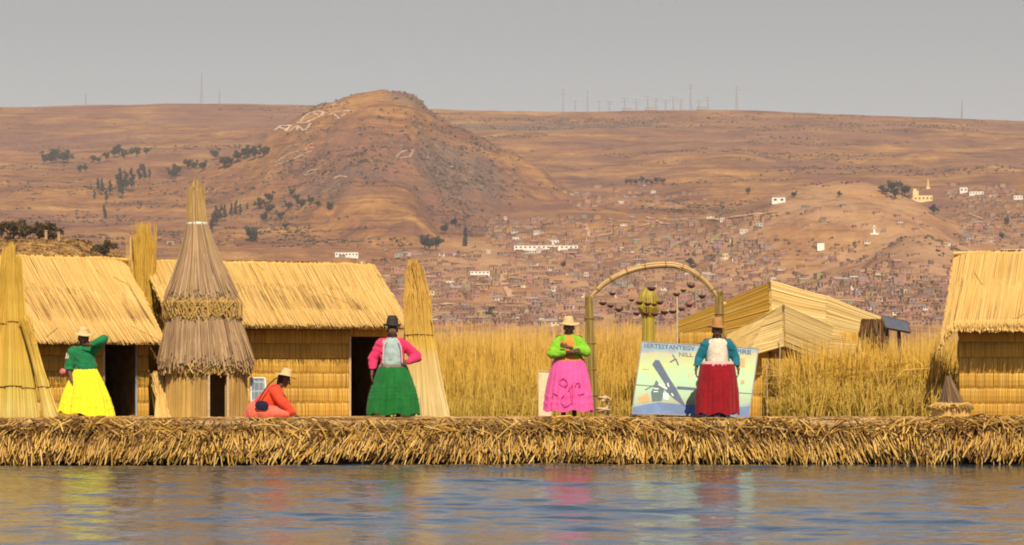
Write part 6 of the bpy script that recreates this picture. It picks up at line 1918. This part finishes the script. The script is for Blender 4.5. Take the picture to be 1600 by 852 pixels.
# ---- masts and pylons on the skyline
M_STEEL = plain_mat('galvanised_steel', (0.34, 0.34, 0.35), .5, .1, .1)
def masts():
    def lattice(px, hpx, label, group=None, name='radio_mast', cat='mast', th=.6, arms=()):
        Y = 6000.0
        z = float(height(px, Y)); H = hpx * Y / F
        t = thing(name, label, cat, ((px - 800) * Y / F, Y, z), 0, group)
        b0 = max(1.5, H * .045)
        g = G()
        for sx in (-1, 1):
            for sy in (-1, 1):
                g.tube([(sx*b0, sy*b0, -3), (sx*b0*.5, sy*b0*.5, H*.6), (sx*.35, sy*.35, H)], [th*.5, th*.42, th*.3], 4)
        n_ = max(4, int(H / 7))
        for i in range(n_):
            z0, z1 = H * i / n_, H * (i + 1) / n_
            w0, w1 = b0 * (1 - .8 * i / n_), b0 * (1 - .8 * (i + 1) / n_)
            for sy in (-1, 1):
                g.tube([(-w0, sy*w0, z0), (w1, sy*w1, z1)], .22, 4); g.tube([(w0, sy*w0, z0), (-w1, sy*w1, z1)], .22, 4)
        obj('lattice', g, M_STEEL, t)
        for (w, zf) in arms:
            obj('cross_arm', G().tube([(-w, 0, H*zf), (0, 0, H*zf + 1), (w, 0, H*zf)], .45, 4), M_STEEL, t)
    lattice(315, 48, 'tallest thin radio mast on the left skyline')
    lattice(343, 22, 'short mast just right of the tall left radio mast')
    lattice(134, 20, 'small faint mast on the far left skyline')
    lattice(880, 36, 'steel pylon on the skyline, tallest left of the substation', arms=((6, .9), (8, .75)), name='power_pylon', cat='pylon')
    lattice(918, 34, 'slender pylon second from left before the substation', arms=((5, .9),), name='power_pylon', cat='pylon')
    lattice(899, 16, 'low pylon between the two left pylons of the substation', arms=((5, .9),), name='power_pylon', cat='pylon')
    lattice(936, 16, 'low pylon at the left start of the substation', arms=((5, .9),), name='power_pylon', cat='pylon')
    lattice(1079, 40, 'tall pylon rising out of the substation on the skyline', arms=((6, .92), (8, .8)), name='power_pylon', cat='pylon')
    lattice(1151, 38, 'tall pylon standing right of the substation', arms=((6, .92), (8, .8)), name='power_pylon', cat='pylon')
    lattice(1503, 30, 'lone mast on the skyline at far right')
    for i, px in enumerate((952, 976, 994, 1012, 1025, 1040, 1052, 1064, 1092, 1106)):
        lattice(px, 14 + (i * 5) % 8, 'low steel gantry among the substation frames on the skyline', 'substation gantries', 'substation_gantry', 'gantry', .8, ((9, .97), (8, .72)))
    for (x, w, lab) in ((980, 16, 'low grey shed at the left of the substation'), (1018, 19, 'low grey shed in the middle of the substation'), (1096, 14, 'low grey shed at the right of the substation')):
        Y = 5990.0; z = float(height(x, Y)); k = Y / F
        t = thing('shed', lab, 'shed', ((x - 800) * k, Y, z))
        obj('wall', G().box((0, 0, 1.2*k), (w*k, 10, 3.4*k)), M_STEEL, t); obj('roof', G().box((0, 0, 3*k + .3), (w*k + 1, 11, .5)), M_HTIN, t)
masts()

# ---- whitewashed stone marks on the hill
def marks():
    m = plain_mat('whitewashed_stones', (0.60, 0.46, 0.36), .9, .25, .2)
    mo = plain_mat('terracotta_stones', (0.55, 0.24, 0.13), .9, .2, .2)
    mf = plain_mat('faded_stones', (0.45, 0.32, 0.22), .9, .3, .2)
    def mark(label, strokes, mat, wpx=2.4):
        ps = [[hit(x, y, 2500) for x, y in st] for st in strokes]
        allp = [p for st in ps for p in st if p is not None]
        if not allp: return
        c = np.mean(allp, 0)
        t = thing('hillside_letters', label, 'lettering', c)
        for st in strokes:
            xs, ys = [p[0] for p in st], [p[1] for p in st]
            n_ = max(4, int(sum(math.hypot(xs[i+1]-xs[i], ys[i+1]-ys[i]) for i in range(len(st)-1)) * 1.2))
            tt = np.linspace(0, len(st) - 1, n_)
            pts = [hit(np.interp(k, range(len(st)), xs), np.interp(k, range(len(st)), ys), 2500) for k in tt]
            pts = [p - c + [0, 0, .25] for p in pts if p is not None]
            if len(pts) < 2: continue
            g = G()
            for p in pts:                       # rows of piled stones
                for _ in range(3):
                    s = wpx * .9 * random.uniform(.35, .6)
                    g.box(p + np.array([random.gauss(0, .5), random.gauss(0, .9), 0]), (s * 1.5, s * 2.6, 1.3 * s), random.uniform(0, 3))
            obj('stroke', g, mat, t)
    mark('row of whitewashed stone letters lower on the left shoulder of the cone hill', [[(429, 204), (435, 200), (438, 197), (455, 197)], [(437, 199), (448, 205)], [(447, 205), (453, 198)], [(454, 205), (461, 199), (466, 198), (464, 203)], [(465, 198), (474, 204), (479, 203), (485, 195)]], m, 2.5)
    mark('large whitewashed stone ring high on the cone hill', [[(465, 192), (478, 193), (490, 187), (503, 181), (505, 176), (497, 174), (485, 177), (475, 183), (470, 190)], [(490, 177), (497, 181)]], m, 2.0)
    mark('faint whitewashed letters right of the stone ring', [[(515, 180), (522, 176), (533, 174)], [(522, 179), (530, 186)], [(537, 174), (547, 174)], [(539, 178), (535, 182)]], m, 1.5)
    mark('long faded stone outline below the white letters', [[(430, 256), (440, 248), (455, 240), (475, 236)], [(430, 260), (445, 254), (465, 247), (485, 237)]], mf, 1.8)
    mark('small terracotta coloured patch at the end of the faded stone outline', [[(477, 234), (482, 229), (487, 226)], [(479, 236), (488, 231)]], mo, 3.0)
    mark('pale stone loop on the slope below the terracotta patch', [[(475, 274), (483, 268), (496, 265), (490, 271), (477, 275)]], mf, 1.8)
    mark('small pale stone mark right of the pale loop', [[(522, 280), (530, 276), (540, 277)]], mf, 1.8)
    mark('faded stone triangle near the rocks on the cone hill', [[(618, 248), (628, 237), (646, 236), (640, 246), (622, 249)], [(630, 247), (636, 246)]], mf, 1.8)
marks()

# ------------------------------------------------------------ air
def air():
    g = G().box((0, 4300, 343.5), (9000, 10400, 693))
    m = bpy.data.materials.new('haze_air'); m.use_nodes = True
    n, l = m.node_tree.nodes, m.node_tree.links
    n.remove(n['Principled BSDF'])
    pv = n.new('ShaderNodeVolumePrincipled')
    pv.inputs['Color'].default_value = (0.95, 0.85, 0.80, 1)
    pv.inputs['Density'].default_value = 6.5e-5
    pv.inputs['Anisotropy'].default_value = 0.0
    l.new(pv.outputs[0], n['Material Output'].inputs['Volume'])
    tag(obj('haze', g, m), 'thin dry haze over the lake and hills', 'haze', kind='stuff')
air()
